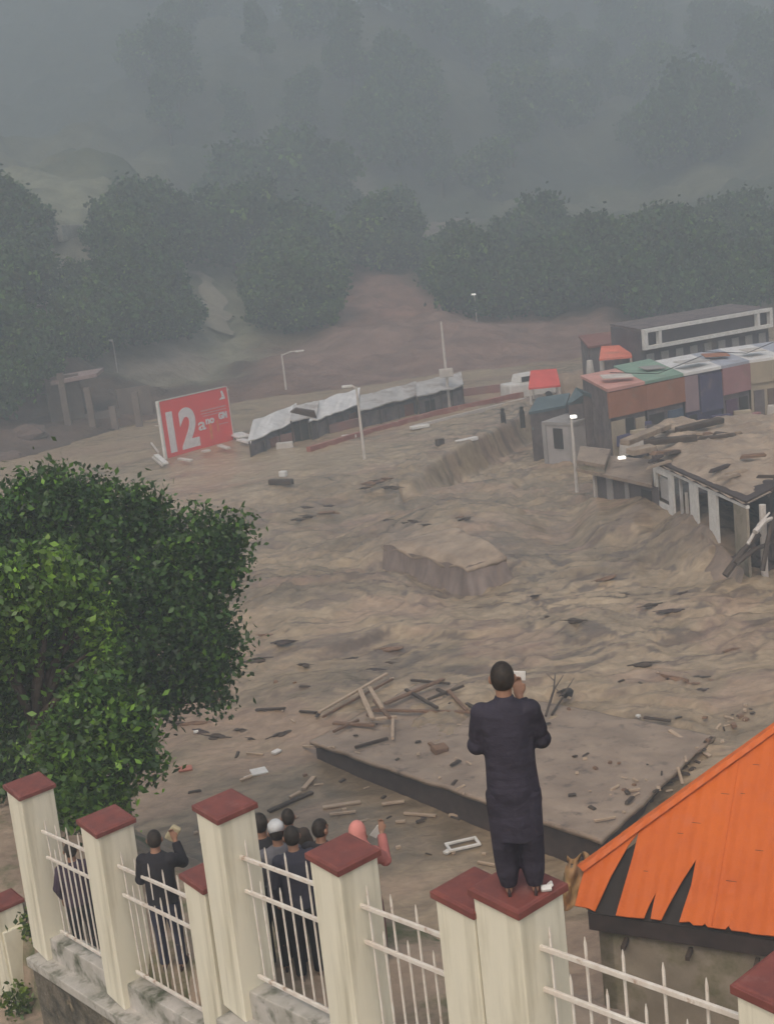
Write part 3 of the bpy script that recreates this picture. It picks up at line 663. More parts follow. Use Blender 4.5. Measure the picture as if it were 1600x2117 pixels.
for px, py in ((1400, 1722), (1560, 1757), (1555, 1580), (1490, 1640), (1430, 1700), (1530, 1640), (1330, 1800), (1500, 1820)):
    p = rp(px, py, .004); L_ = rr_.uniform(.06, .16); m.add([p, p + eave_dir * L_, p + eave_dir * L_ - up_dir * .008, p - up_dir * .01], [(0, 3, 2, 1)])
m.build('dent_shade', M['fascia'], roof_o, world=True)  # flat dark slivers painting the shade inside dents of the sheet
# dark underside, fascia and wall
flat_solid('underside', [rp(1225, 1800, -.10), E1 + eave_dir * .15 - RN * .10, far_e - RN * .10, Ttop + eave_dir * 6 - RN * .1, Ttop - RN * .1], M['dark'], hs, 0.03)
outn = Vector((eave_dir.y, -eave_dir.x, 0)).normalized()
if outn.y > 0: outn = -outn
w0 = E1 + eave_dir * .15 - outn * .06; w1_ = far_e - outn * .06
def wallbox(mb, p, q, z0, z1, th, inward):
    d = Vector((inward.x, inward.y, 0)) * th
    lo = [Vector((p.x, p.y, z0)), Vector((q.x, q.y, z0)), Vector((q.x, q.y, z0)) + d, Vector((p.x, p.y, z0)) + d]
    mb.hexa(lo, [v + Vector((0, 0, z1 - z0)) for v in lo])
m = MB(); wallbox(m, w0, w1_, 3.13, 3.42, .05, -outn); m.build('fascia_board', M['fascia'], hs, world=True)
m = MB(); wallbox(m, w0 - outn * .12 + eave_dir * .1, w1_ - outn * .12, -1.0, 3.3, .2, -outn)
sidev = Vector((-hip_dir.x, -hip_dir.y, 0)).normalized() * -1
wallbox(m, w0 - outn * .12 + eave_dir * .1, w0 - outn * .12 + eave_dir * .1 + sidev * 6.0, -1.0, 3.2, .2, eave_dir); m.build('wall', M['wallgrey'], hs, world=True)
for i in range(9):
    m = MB(); p = w0 - outn * .02 + eave_dir * (0.5 + i * .9); m.box((p.x + outn.x * -.02, p.y, 2.99), (.06, .3, .06), rot=Matrix.Rotation(math.atan2(outn.y, outn.x) + PI / 2, 3, 'Z')); m.build('rafter_end', M['wooddark'], hs, world=True)
# ragged tarp hanging from the roof's left end
pt = atd(1185, 1780, (E1 - EYE).length + .8)
m = MB(); n = 12; vs = []; fs = []; rr_ = random.Random(5)
for j in range(n):
    for i in range(n):
        u, v = i / (n - 1), j / (n - 1); q = atd(1172 + u * (52 - 10 * v) - 14 * v * (1 - u), 1768 + v * 108 + 8 * math.sin(u * 7), (E1 - EYE).length + .5 + .12 * math.sin(u * 13 + v * 5) + .06 * math.sin(v * 17))
        vs.append(q)
for j in range(n - 1):
    for i in range(n - 1):
        if j < 2 and rr_.random() < .3: continue
        fs.append((j * n + i, j * n + i + 1, (j + 1) * n + i + 1, (j + 1) * n + i))
m.add(vs, fs); tp = m.build('torn_tarp', mat('ochre_tarp', (.42, .20, .07), (.30, .20, .09), rough=.8, scale=3, dirt=(.28, .2, .13), dscale=3), smooth=True); md = tp.modifiers.new('s', 'SOLIDIFY'); md.thickness = .012
tag(tp, 'ragged ochre sheet hanging at the left corner of the orange roof', 'tarp')

# ------------------------------------------------------------------ SUNKEN FLAT ROOF
RNt = atz(1243, 1737, 0.95); RL = atz(640, 1532, 0.60); RR = atz(1476, 1520, 0.50)
RB = RL + (RR - RNt) * 0.62; 
sn = (RR - RNt).cross(RL - RNt).normalized()
if sn.z < 0: sn = -sn
def sp(px, py, lift=0): return atplane(px, py, RNt, sn) + sn * lift
fr = thing('flooded_flat_roof', 'large muddy flat concrete roof just above the flood, behind the standing man', 'roof', (RNt.x, RNt.y, 0))
ex, ey = (RL - RNt), (RR - RNt) 
nx, ny = 90, 80; vs = []; fs = []
def rpt(i, j):
    u, v = i / nx, j / ny; return RNt + ex * u + ey * v * (1.0 - .12 * u)
for j in range(ny + 1):
    for i in range(nx + 1):
        p = rpt(i, j)
        if i == 0 or j == 0 or i == nx or j == ny: dzz = 0.0
        else: dzz = 0.0
        if 0 < i and 0 < j:
            dzz = float(fbm(np.array([p.x * 1.3]), np.array([p.y * 1.3]), 4, 501)[0] - .5) * .10
        if j == 0 or i == 0:
            p = p + Vector((float(fbm(np.array([p.x * 2]), np.array([p.y * 2]), 3, 511)[0] - .5) * .03, 0, 0))
        vs.append(p + Vector((0, 0, dzz)))
for j in range(ny):
    for i in range(nx):
        a = j * (nx + 1) + i; fs.append((a, a + 1, a + nx + 2, a + nx + 1)[::-1])
m = MB(); m.add(vs, fs); o = m.build('roof_surface', M['cement'], fr, world=True, smooth=True); md = o.modifiers.new('s', 'SOLIDIFY'); md.thickness = .10; md.offset = -1
if sum((p.normal.z for p in o.data.polygons)) < 0: o.data.flip_normals()
m = MB(); b0, b1, b2, b3 = RNt + (ex + ey) * .02, RL.lerp(RR, 0.0) - ex * .01 + ey * .02, RL + ey * .95 - ex * .02, RR + ex * .02
m.hexa([Vector((p.x, p.y, -1.5)) for p in (b0, b3, b2, b1)], [Vector((p.x, p.y, p.z - .11)) for p in (b0, b3, b2, b1)]); m.build('wall', M['slabedge'], fr, world=True)  # dark colour stands in for the shadow gap below the slab
# ------------------------------------------------------------------ FLOATING TIMBER AND SCRAPS
random.seed(11)
def surf(px, py, lift=.0):
    p = sp(px, py)
    d1 = p - RNt; det = ex.x * ey.y - ex.y * ey.x
    u = (d1.x * ey.y - d1.y * ey.x) / det; v = (ex.x * d1.y - ex.y * d1.x) / det
    q = onwater(px, py)
    if -0.01 < u < 1.01 and -0.01 < v < 1.0:
        if q.y > p.y or q.z < p.z: return p + Vector((0, 0, .03 + lift))
    return q + Vector((0, 0, .02 + lift))
def plank(a, b, w, th, m_, label, group=None, lift=0.0, name='plank', cat='plank', la=0, lb=0):
    A = surf(*a, lift + la); B = surf(*b, lift + lb); c = (A + B) / 2; d = B - A; L = d.length
    rot = d.to_track_quat('X', 'Z').to_matrix()
    mb = MB(); mb.box((0, 0, th / 2), (L, w, th)); o = mb.build(name, m_, bevel=min(w, th) * .15)
    o.location = c; o.rotation_euler = rot.to_euler(); return tag(o, label, cat, group)
W, WB, WD = M['wood'], M['woodbrown'], M['wooddark']
gpile = 'heap of roof timbers on the sunken flat roof'
heap = [((662, 1487), (802, 1406), .09, W, 'longest pale pole slanting up the left side of the timber heap', .25),
 ((745, 1440), (772, 1503), .13, W, 'pale broad board standing across the left of the timber heap', .30),
 ((766, 1438), (792, 1482), .11, W, 'shorter pale board just right of the broad upright one in the heap', .32),
 ((798, 1468), (918, 1416), .13, WB, 'brown beam slanting up to the right from the middle of the heap', .2),
 ((772, 1478), (985, 1482), .10, WB, 'long level brown beam along the front of the heap', .12),
 ((905, 1434), (988, 1476), .11, WD, 'dark beam slanting down right behind the standing man', .12),
 ((928, 1440), (966, 1482), .10, WB, 'short brown batten crossing the dark beam near the standing man', .2),
 ((770, 1500), (822, 1494), .10, W, 'short pale batten at the front of the heap', .18),
 ((813, 1492), (813, 1537), .08, W, 'small pale stick pointing down at the front of the heap', .12),
 ((735, 1551), (802, 1532), .08, WD, 'dark batten lying on the roof edge below the heap', .02),
 ((690, 1502), (775, 1507), .12, WB, 'brown board at the lower left of the heap', .06),
 ((840, 1436), (905, 1474), .09, WD, 'dark thin beam inside the heap crossing the long brown one', .15),
 ((850, 1412), (930, 1420), .08, WD, 'dark batten at the far side of the heap', .06),
 ((668, 1493), (812, 1414), .06, WB, 'thin brown lath beside the longest pale pole', .16),
 ((775, 1462), (808, 1500), .10, WB, 'stubby brown offcut wedged in the middle of the heap', .24),
 ((885, 1455), (960, 1425), .07, WD, 'dark lath slanting up behind the level brown beam', .1),
 ((690, 1520), (742, 1496), .07, WB, 'brown lath at the left foot of the heap', .06)]
for a, b, w, m_, lab, l in heap: plank(a, b, w, .07, m_, lab, gpile, l * .6, name='beam', cat='beam')
gfl = 'planks floating in the calm pool before the sunken roof'
fl = [((556, 1681), (646, 1641), .14, WD, 'dark long plank floating under a pale one above the group of onlookers'),
 ((600, 1652), (622, 1640), .10, W, 'small pale plank piece lying by the dark long plank'), ((628, 1634), (650, 1609), .12, W, 'short pale plank tilted up, left of the middle of the calm pool'),
 ((498, 1617), (522, 1607), .10, W, 'little pale slat beside the white square scrap'), ((628, 1546), (692, 1549), .07, W, 'thin pale slat at the left tip of the sunken roof'),
 ((668, 1673), (746, 1661), .12, W, 'pale long plank floating above the dark-jacketed onlooker'), ((682, 1687), (736, 1681), .07, W, 'thin pale slat just below the long one, above the onlookers'),
 ((790, 1666), (836, 1660), .10, W, 'pale short plank right of the long pale plank'), ((835, 1685), (902, 1690), .08, W, 'pale thin plank left of the standing man, waterlogged at one end'),
 ((928, 1689), (992, 1688), .10, W, 'pale plank just left of the thighs of the standing man'), ((818, 1703), (838, 1701), .08, W, 'tiny pale offcut below the thin plank in the calm pool'),
 ((510, 1560), (545, 1563), .05, W, 'thin pale sliver in the water near the left shore tree'), ((530, 1470), (590, 1467), .10, WD, 'dark plank drifting far left of the timber heap'),
 ((988, 1786), (1030, 1794), .06, W, 'pale sliver left of the ankles of the standing man'), ((940, 1768), (930, 1762), .07, W, 'pale chip under the empty white frame'),
 ((620, 1473), (655, 1476), .09, WD, 'dark batten drifting just left of the timber heap')]
for a, b, w, m_, lab in fl: plank(a, b, w, .05, m_, lab, gfl)
sl = [((1383, 1514), (1467, 1567), .10, W, 'pale long plank lying at the right corner of the flooded flat roof'), ((1399, 1588), (1409, 1622), .07, W, 'small pale stick at the right edge of the flat roof'),
 ((1228, 1702), (1272, 1694), .06, W, 'pale slat near the front corner of the flat roof'), ((1316, 1483), (1322, 1485), .10, M['white'], 'white chip on the far right part of the flat roof'), ((1300, 1640), (1322, 1636), .06, W, 'pale sliver on the flat roof left of the orange roof'),
 ((1318, 1620), (1308, 1614), .06, W, 'tiny pale chip on the flat roof above the sliver'), ((1330, 1487), (1386, 1494), .10, WD, 'dark batten behind the long pale plank on the flat roof'),
 ((909, 1612), (914, 1630), .07, W, 'pale chip stuck to the dark front edge of the flat roof'), ((905, 1552), (888, 1540), .10, WB, 'brown chunk of board left of the standing man on the flat roof'), ((1140, 1482), (1166, 1440), .05, WD, 'dark bent stick to the right of the shoulder of the standing man')]
for a, b, w, m_, lab in sl: plank(a, b, w, .05, m_, lab)
# window frame floating
p = surf(957, 1752, .03); q = surf(992, 1744, .03); d = (q - p).normalized()
t = thing('window_frame', 'empty white window frame floating left of the shins of the standing man', 'window frame', p, math.atan2(d.y, d.x))
for y_, z_ in ((-.16, 0), (.16, 0)):
    m = MB(); m.box((0, y_, .03), (.72, .06, .05)); m.build('frame_bar', M['white'], t, bevel=.006)
for x_ in (-.33, .33):
    m = MB(); m.box((x_, 0, .034), (.06, .27, .05)); m.build('frame_bar', M['white'], t, bevel=.006)
def slabthing(px, py, dims, m_, name, label, cat, rz=0, tilt=0, group=None, lift=0):
    p = surf(px, py, lift); o = MB().box((0, 0, dims[2] / 2), dims).build(name, m_, bevel=min(dims) * .2); o.location = p; o.rotation_euler = (tilt, tilt * .5, rz); return tag(o, label, cat, group)
slabthing(536, 1598, (.42, .30, .05), M['white'], 'panel', 'white square panel scrap floating in the calm pool', 'panel', .4, .15)
slabthing(516, 1608, (.30, .10, .04), M['white'], 'panel', 'narrow white scrap touching the lower left of the square one', 'panel', .7, .1)
slabthing(384, 1592, (.36, .24, .05), cloth('faded_red', (.45, .17, .12)), 'panel', 'faded red scrap in the pool right of the leafy tree', 'panel', .2, .1)
slabthing(572, 1558, (.26, .16, .07), M['white'], 'foam_block', 'white foam lump floating above the white square panel', 'foam block', .9, .1)
slabthing(406, 1516, (.14, .10, .06), M['white'], 'foam_block', 'tiny white lump by the right side of the leafy tree', 'foam block', .3)
slabthing(1110, 1800, (.12, .10, .05), M['white'], 'foam_block', 'white lump right of the ankles of the standing man', 'foam block', .3)
slabthing(925, 1765, (.16, .12, .06), M['white'], 'foam_block', 'white lump touching the lower left of the empty frame', 'foam block', .8)
slabthing(908, 1556, (.40, .26, .16), M['woodbrown'], 'crate', 'battered brown box lying on the flat roof left of the standing man', 'crate', .5, .2)
slabthing(1170, 1441, (.30, .18, .22), M['dark'], 'tyre_scrap', 'black lump of rubber right of the shoulder of the standing man', 'rubber scrap', .5, .3)
# branches by the standing man
for k, (a, b, lab) in enumerate([((1128, 1486), (1150, 1424), 'bare forked branch rising right of the shoulder of the standing man'), ((1165, 1445), (1158, 1475), 'short twig hanging under the black rubber lump')]):
    A, B = surf(*a, .05), surf(*b, .45); mid = A.lerp(B, .5) + Vector((.1, 0, .1))
    m = MB(); m.tube([A, mid, B], [.035, .03, .012], n=6); m.tube([mid, mid + Vector((.3, .1, .35))], [.022, .008], n=5); m.tube([mid.lerp(B, .5), mid.lerp(B, .5) + Vector((-.2, .2, .2))], [.015, .006], n=5)
    o = m.build('branch', M['wooddark']); tag(o, lab, 'branch')
# small scraps: copies of a few shapes
protos = []
for i, (dm, m_) in enumerate([((.16, .09, .03), WD), ((.24, .05, .03), W), ((.12, .10, .06), WB), ((.30, .07, .04), WD), ((.10, .07, .04), W)]):
    mb = MB(); mb.box((0, 0, .01), dm, rot=Matrix.Rotation(.1, 3, 'X'), taper=.8); protos.append(mb.mesh('scrap')); protos[-1].materials.append(m_)
zones = [(700, 1230, 1520, 1700, 'wood chip lying on the muddy flat roof', 'wood chips strewn over the flat roof', 34),
         (380, 1000, 1560, 1790, 'wood chip floating in the calm pool before the flat roof', 'wood chips floating in the calm pool', 22),
         (560, 1560, 1380, 1500, 'wood chip in the churning mud behind the flat roof', 'wood chips in the churning mud', 24),
         (1190, 1440, 1560, 1690, 'wood chip on the flat roof beside the orange roof', 'wood chips beside the orange roof', 22),
         (1340, 1560, 1510, 1640, 'wood chip washed against the right edge of the flat roof', 'wood chips along the right roof edge', 34)]
for x0, x1, y0, y1, lab, g, n_ in zones:
    for k in range(n_):
        px, py = random.uniform(x0, x1), random.uniform(y0, y1)
        if g.endswith('right roof edge'): py = 1720 - (px - 1240) * .84 + random.uniform(-15, 30)
        p = surf(px, py); o = bpy.data.objects.new('wood_chip', random.choice(protos)); COL.objects.link(o)
        o.location = p; o.rotation_euler = (random.uniform(-.2, .2), random.uniform(-.2, .2), random.uniform(0, 6.3)); f = random.uniform(.5, 1.3); o.scale = (f, f, f)
        tag(o, lab, 'scrap', g)
dp = []
for i in range(4):
    mb = MB(); rr = random.Random(i + 40)
    for q in range(4): mb.ell((rr.uniform(-.3, .3), rr.uniform(-.12, .12), 0), (rr.uniform(.15, .4), rr.uniform(.06, .14), rr.uniform(.05, .12)), n=8, m=6)
    mb.tube([(-.5, 0, .02), (0, .05, .08), (.6, -.05, .05)], [.03, .04, .015], n=6)
    me_ = mb.mesh('drift'); me_.materials.append((WD, M['slabedge'], WD, WB)[i]); dp.append(me_)
dz = [((600, 700), (1045, 1075), 7, 'dark lump of drift in the far left part of the stream below the sheds'), ((720, 860), (985, 1010), 9, 'dark drift around the foot of the pale street lamp'), ((800, 1000), (1055, 1090), 8, 'dark drift upstream of the sunken building corner'),
      ((1150, 1560), (1330, 1430), 10, 'dark drift in the churning mud right of the standing man'), ((500, 900), (1290, 1400), 9, 'dark drift in the churning mud left of the standing man'), ((1080, 1500), (1190, 1300), 8, 'dark drift below the breached white house'), ((360, 620), (1480, 1530), 8, 'dark drift between the leafy tree and the timber heap')]
for (x0, x1), (y0, y1), n_, lab in dz:
    for k in range(n_):
        p = onwater(random.uniform(x0, x1), random.uniform(y0, y1)); o = bpy.data.objects.new('driftwood', random.choice(dp)); COL.objects.link(o); o.location = p + Vector((0, 0, .0))
        f = random.uniform(.35, 1.0); o.scale = (f, f, f * .8); o.rotation_euler = (random.uniform(-.2, .2), random.uniform(-.15, .15), random.uniform(-.5, .5) + (PI if random.random() < .5 else 0)); tag(o, lab, 'driftwood', 'dark driftwood carried by the flood')
# rubble on the bank seen through the railings
for k in range(60):
    a = random.uniform(6.4, 13); p = P3(a, random.uniform(1.2, 6), 0); o = bpy.data.objects.new('rubble_piece', random.choice(protos)); COL.objects.link(o)
    o.location = (p.x, p.y, gz(p.x, p.y) + .02); o.rotation_euler = (random.uniform(-.4, .4), random.uniform(-.4, .4), random.uniform(0, 6.3)); f = random.uniform(.6, 1.8); o.scale = (f, f, f)
    tag(o, 'bit of rubble on the muddy bank seen through the right railings', 'rubble', 'rubble on the bank behind the right railings')

# ------------------------------------------------------------------ LEAFY TREES
def leaf_mesh(name, ctr, nrm_dir, size, col, m_, aspect=.5):
    n = len(ctr); rs = np.random.RandomState(len(ctr) % 997)
    a = rs.normal(size=(n, 3)); a[:, 2] -= .35; a /= np.linalg.norm(a, axis=1)[:, None]      # leaf axis droops
    b = nrm_dir + rs.normal(size=(n, 3)) * .55; b = np.cross(a, b); b /= np.linalg.norm(b, axis=1)[:, None] + 1e-9
    s = size[:, None]; c0 = np.cross(a, b)
    v = np.stack([ctr - a * s * .5, ctr + b * s * aspect * .5 + c0 * s * .06, ctr + a * s * .5, ctr - b * s * aspect * .5 + c0 * s * .06], 1).reshape(-1, 3)
    me = bpy.data.meshes.new(name); me.vertices.add(4 * n); me.vertices.foreach_set('co', v.astype(np.float32).ravel())
    me.loops.add(4 * n); me.loops.foreach_set('vertex_index', np.arange(4 * n, dtype=np.int32)); me.polygons.add(n)
    me.polygons.foreach_set('loop_start', np.arange(0, 4 * n, 4, dtype=np.int32)); me.polygons.foreach_set('loop_total', np.full(n, 4, np.int32)); me.update(calc_edges=True)
    at = me.color_attributes.new('Col', 'FLOAT_COLOR', 'POINT'); cc = np.repeat(np.concatenate([col, np.ones((n, 1))], 1), 4, 0); at.data.foreach_set('color', cc.astype(np.float32).ravel())
    me.materials.append(m_); return me
def crown_points(lobes, per, lsz, seed, tint=(1, 1, 1), fresh=.15, cl=.16, percl=14):
    rs = np.random.RandomState(seed); P, Nn, Cc, Sz = [], [], [], []
    for c, r in lobes:
        c = np.array(c); r = np.array(r); area = (r[0] * r[1] + r[1] * r[2] + r[0] * r[2]) / 3 * 12.6
        k = int(area * per)
        d = rs.normal(size=(k, 3)); d /= np.linalg.norm(d, axis=1)[:, None]
        rad = 1 - np.abs(rs.normal(size=(k, 1))) * .22
        # lumpy surface: sub-bumps
        bump = 1 + .16 * np.sin(d[:, :1] * 6 + seed) * np.sin(d[:, 1:2] * 7 + 1.3) + .10 * np.sin(d[:, 2:3] * 11 + d[:, :1] * 5)
        cc = c + d * r * rad * bump
        base = np.repeat(cc, percl, 0) + rs.normal(size=(k * percl, 3)) * cl
        nr = np.repeat(d, percl, 0)
        g = np.repeat(rs.uniform(.45, 1.55, (k, 1)), percl, 0) * rs.uniform(.8, 1.25, (k * percl, 1))
        hue = np.repeat((rs.rand(k, 1) < fresh), percl, 0)
        col = g * np.array(tint) * np.where(hue, np.array((2.5, 2.2, 1.5)), np.array((1., 1., 1.)))
        P.append(base); Nn.append(nr); Cc.append(col); Sz.append(lsz * rs.uniform(.4, 1.5, k * percl))
    return np.concatenate(P), np.concatenate(Nn), np.concatenate(Sz), np.concatenate(Cc)
def near_tree(name, label, base, lobes_px, dist, per, lsz, seed, tint, fresh, cl=.14):
    t = thing(name, label, 'tree', base)
    lobes = []
    for px, py, r, dd in lobes_px:
        if py < 1100: py += 28
        c = atd(px, py, dist + dd) - Vector(base); rr = r / FPX * (dist + dd); lobes.append(((c.x, c.y, c.z), (rr * .86, rr * .86, rr * .80)))
        for q in range(6):
            d_ = Vector((random.gauss(0, 1), random.gauss(0, 1), random.gauss(0, 1))).normalized(); r2 = rr * random.uniform(.22, .40); e = c + d_ * rr * random.uniform(.72, .88); lobes.append(((e.x, e.y, e.z), (r2, r2, r2 * .85)))
    me = leaf_mesh('crown', *[crown_points(lobes, per, lsz, seed, tint, fresh, cl)[k] for k in (0, 1, 2, 3)], M['leafdark'], .55)
    o = bpy.data.objects.new('crown', me); COL.objects.link(o); o.parent = t
    m = MB(); top = sum((Vector(l[0]) for l in lobes), Vector()) / len(lobes); j = Vector((top.x * .4, top.y * .4, top.z * .55))
    m.tube([(0, 0, -.6), (0, 0, 0), j * .5 + Vector((.08, 0, 0)), j], [.20, .16, .13, .11], n=10); tk = m.build('trunk', M['bark'], t, smooth=True)
    for c, r in lobes[::7]:
        m = MB(); C_ = Vector(c); mid = j.lerp(C_, .5) + Vector((random.uniform(-.2, .2), random.uniform(-.2, .2), .15)); m.tube([j, mid, C_], [.075, .05, .018], n=7)
        for q in range(5):
            d_ = Vector((random.gauss(0, 1), random.gauss(0, 1), random.gauss(0, 1))).normalized(); m.tube([mid.lerp(C_, .6), C_ + d_ * r[0] * .8], [.02, .006], n=5)
        m.build('limb', M['bark'], tk, smooth=True)
    return t
# terrace of ground under the trees follows the bank
def gbase(px, py, d): p = atd(px, py, d); return (p.x, p.y, gz(p.x, p.y))
near_tree('broadleaf_tree', 'large dark green leafy tree filling the left side above the fence', gbase(215, 1500, 23),
          [(140, 1060, 105, .3), (330, 1085, 72, 0), (250, 1060, 85, .2), (30, 1070, 95, .5), (420, 1130, 80, 0), (470, 1115, 48, -.1), (455, 1175, 50, .0), (260, 1190, 120, .2), (380, 1230, 90, -.2), (90, 1190, 115, .4), (330, 1330, 125, 0), (440, 1350, 62, -.1), (430, 1290, 55, 0), (405, 1400, 52, -.2),
           (445, 1440, 28, -.1), (200, 1360, 130, .3), (60, 1330, 120, .5), (350, 1440, 45, .0), (100, 1480, 120, .5), (-60, 1250, 130, .6), (-60, 1450, 120, .6), (60, 1600, 110, .7), (60, 1375, 85, -2.2), (0, 1430, 90, -2.0), (120, 1400, 60, -1.8), (150, 1340, 40, -1.5), (40, 1470, 80, -1.5), (-20, 1620, 90, .7), (120, 1640, 70, .6), (300, 1025, 45, .1), (60, 1000, 50, .4), (120, 985, 55, .5), (220, 1450, 110, .3)],
          22.5, 20, .125, 3, (.74, .92, .55), .12, .17)
near_tree('broadleaf_tree', 'lighter yellow-green leafy tree at the left edge in front of the dark tree', gbase(20, 1500, 20),
          [(95, 1190, 70, 0), (40, 1235, 80, 0), (150, 1240, 60, .1), (185, 1290, 50, .2), (20, 1330, 60, .3), (-50, 1250, 90, 0), (215, 1330, 34, .2), (222, 1380, 26, .3)],
          19.3, 24, .12, 5, (1.45, 1.55, .85), .28, .14)
near_tree('broadleaf_tree', 'low leafy tree with pale leaf tips just above the second and third pillars', gbase(210, 1650, 18.8),
          [(215, 1445, 65, 0), (150, 1500, 60, .1), (275, 1500, 62, 0), (200, 1550, 80, .1), (105, 1560, 60, .3), (285, 1580, 45, .2), (185, 1630, 65, .2), (220, 1670, 45, .1), (135, 1670, 45, .4)],
          18.0, 24, .115, 8, (1.0, 1.15, .7), .25, .13)
# weeds
def weed(px, py, z, label, hgt=.5, n=160, seed=1, tint=(1.6, 1.5, 1)):
    p = atz(px, py, z); g = gz(p.x, p.y); p.z = g; t = thing('weed', label, 'plant', p)
    pts = crown_points([((0, 0, hgt * .6), (hgt * .5, hgt * .5, hgt * .5))], n / 14 / (hgt * hgt * 3), .09, seed, tint, .3, .08)
    o = bpy.data.objects.new('foliage', leaf_mesh('foliage', *pts, M['leafdark'], .5)); COL.objects.link(o); o.parent = t
    m = MB()
    for k in range(4): m.tube([(0, 0, 0), (random.uniform(-.1, .1), random.uniform(-.1, .1), hgt * .8)], [.01, .004], n=5)
    m.build('stem', M['bark'], t); return t
weed(1500, 2050, 5.6, 'green weed growing on the bank below the orange roof house', .55, 420, 3)
weed(40, 2090, 3.2, 'weed at the foot of the stone wall in the lower left corner', .4, 300, 4, (1.1, 1, .7))
weed(110, 2110, 3.2, 'second weed along the stone wall foot, right of the corner one', .3, 240, 5, (1.1, 1, .7))

# far trees: four kinds, copied with trunks
def far_proto(seed, R_, tall, tint):
    rs = random.Random(seed); lobes = []
    for k in range(13):
        a = rs.uniform(0, 6.28); rr = R_ * rs.uniform(.2, .85); zz = tall * rs.uniform(.28, .9); lobes.append(((rr * math.cos(a), rr * math.sin(a), zz), (R_ * rs.uniform(.30, .48),) * 2 + (R_ * rs.uniform(.28, .42),)))
    lobes.append(((0, 0, tall * .8), (R_ * .4, R_ * .4, R_ * .36)))
    pts = crown_points(lobes, 2.2 * (4.5 / R_) ** 2, .62 * R_ / 4.5, seed, tint, .1, .42 * R_ / 4.5, 8)
    me = leaf_mesh('crown', *pts, M['leaffar'], .7)
    m = MB(); m.tube([(0, 0, -1.5), (0, 0, tall * .2), (.2, .1, tall * .5), (0, 0, tall * .75)], [.32, .24, .17, .07], n=7)
    for k in range(5):
        l = lobes[k][0]; m.tube([(.1, .05, tall * .35), (l[0] * .6, l[1] * .6, l[2] * .8), l], [.12, .08, .03], n=5)
    mt = m.mesh('trunk'); mt.materials.append(M['bark']); return me, mt
FP = [far_proto(21, 4.6, 9, (1, 1, 1)), far_proto(22, 5.2, 10.5, (.8, .9, .85)), far_proto(23, 3.6, 8, (1.25, 1.2, .9)), far_proto(24, 3.0, 12, (.75, .85, .85))]
rt = random.Random(77); nft = 0
def far_tree(p, k, sc, label, group):
    global nft; nft += 1
    t = thing('hillside_tree', label, 'tree', (p.x, p.y, tz(p.x, p.y) - .3), rt.uniform(0, 6.3), group); t.scale = (sc, sc, sc * rt.uniform(.9, 1.15))
    for nm, me in (('crown', FP[k][0]), ('trunk', FP[k][1])):
        o = bpy.data.objects.new(nm, me); COL.objects.link(o); o.parent = t
clumps = [ # px range, py range (feet), n, kinds, scale, label, group
 ((225, 450), (640, 735), 16, (0, 1, 1), (1.0, 1.5), 'dark broad-crowned tree in the thick grove above the red billboard', 'grove above the red billboard'),
 ((240, 460), (480, 620), 14, (1, 1, 0), (1.1, 1.6), 'tree in the upper grove above the red billboard, greyed by mist', 'upper grove above the red billboard'),
 ((485, 705), (570, 730), 26, (0, 1, 2), (1.0, 1.5), 'tree in the grove behind the tin-roofed market sheds', 'grove behind the market sheds'),
 ((500, 720), (440, 540), 14, (1, 0, 1), (1.0, 1.5), 'misty tree above the grove behind the market sheds', 'misty trees above the sheds grove'),
 ((770, 870), (535, 560), 7, (1, 0), (1.0, 1.4), 'tree of the small dark grove left above the brown slide scar', 'small grove above the slide scar'),
 ((945, 1190), (585, 665), 20, (1, 1, 0, 2), (1.0, 1.4), 'tree of the grove behind the red canopy and the shops', 'grove behind the shops'),
 ((1200, 1600), (560, 660), 30, (1, 1, 0), (1.0, 1.5), 'dark misty tree on the slope behind the long shop building', 'slope trees behind the long building'),
 ((0, 90), (640, 880), 11, (0, 1, 1), (.9, 1.3), 'dark tree at the left edge beyond the large leafy tree', 'trees at the left edge'),
 ((110, 215), (650, 760), 7, (0, 2), (.7, 1.0), 'small tree on the pale terraced slope at the left', 'small trees on the terraced slope'),
 ((0, 60), (500, 560), 4, (1,), (.8, 1.1), 'dark misty tree above the terraced slope at the left edge', 'trees above the terraced slope')]
for (x0, x1), (y0, y1), n_, kinds, (s0, s1), lab, g in clumps:
    for k in range(int(n_ * 1.15)):
        qx = rt.uniform(x0, x1); qy = rt.uniform(y0, y1); p = onhill(qx, qy)
        if 392 < qx < 480 and y1 > 600: continue
        if p.y > 400: continue
        sc = rt.uniform(s0, s1) * min(1.15, max(.5, p.y / 235)) * rt.choice((.6, .85, 1, 1.15))
        far_tree(p, rt.choice(kinds), sc, lab + (', left part' if qx < x0 + (x1 - x0) / 3 else ', right part' if qx > x1 - (x1 - x0) / 3 else ', middle part') + (' uphill' if qy < (y0 + y1) / 2 else ' downhill'), g)
for k in range(170):
    x = rt.uniform(-90, 115); y = rt.uniform(205, 350)
    if x / y < -.15 and y < 290: continue
    far_tree(Vector((x, y, 0)), rt.choice((3, 1, 3, 2, 0)), rt.uniform(.8, 1.5), 'tree fading into the mist high on the mountainside, ' + ('far left', 'left of centre', 'centre', 'right of centre', 'far right')[max(0, min(4, int((x / y + .32) / .128)))] + (' in the lower belt' if y < 250 else ' in the middle belt' if y < 300 else ' in the uppermost belt'), 'mist-faded trees high on the mountain')

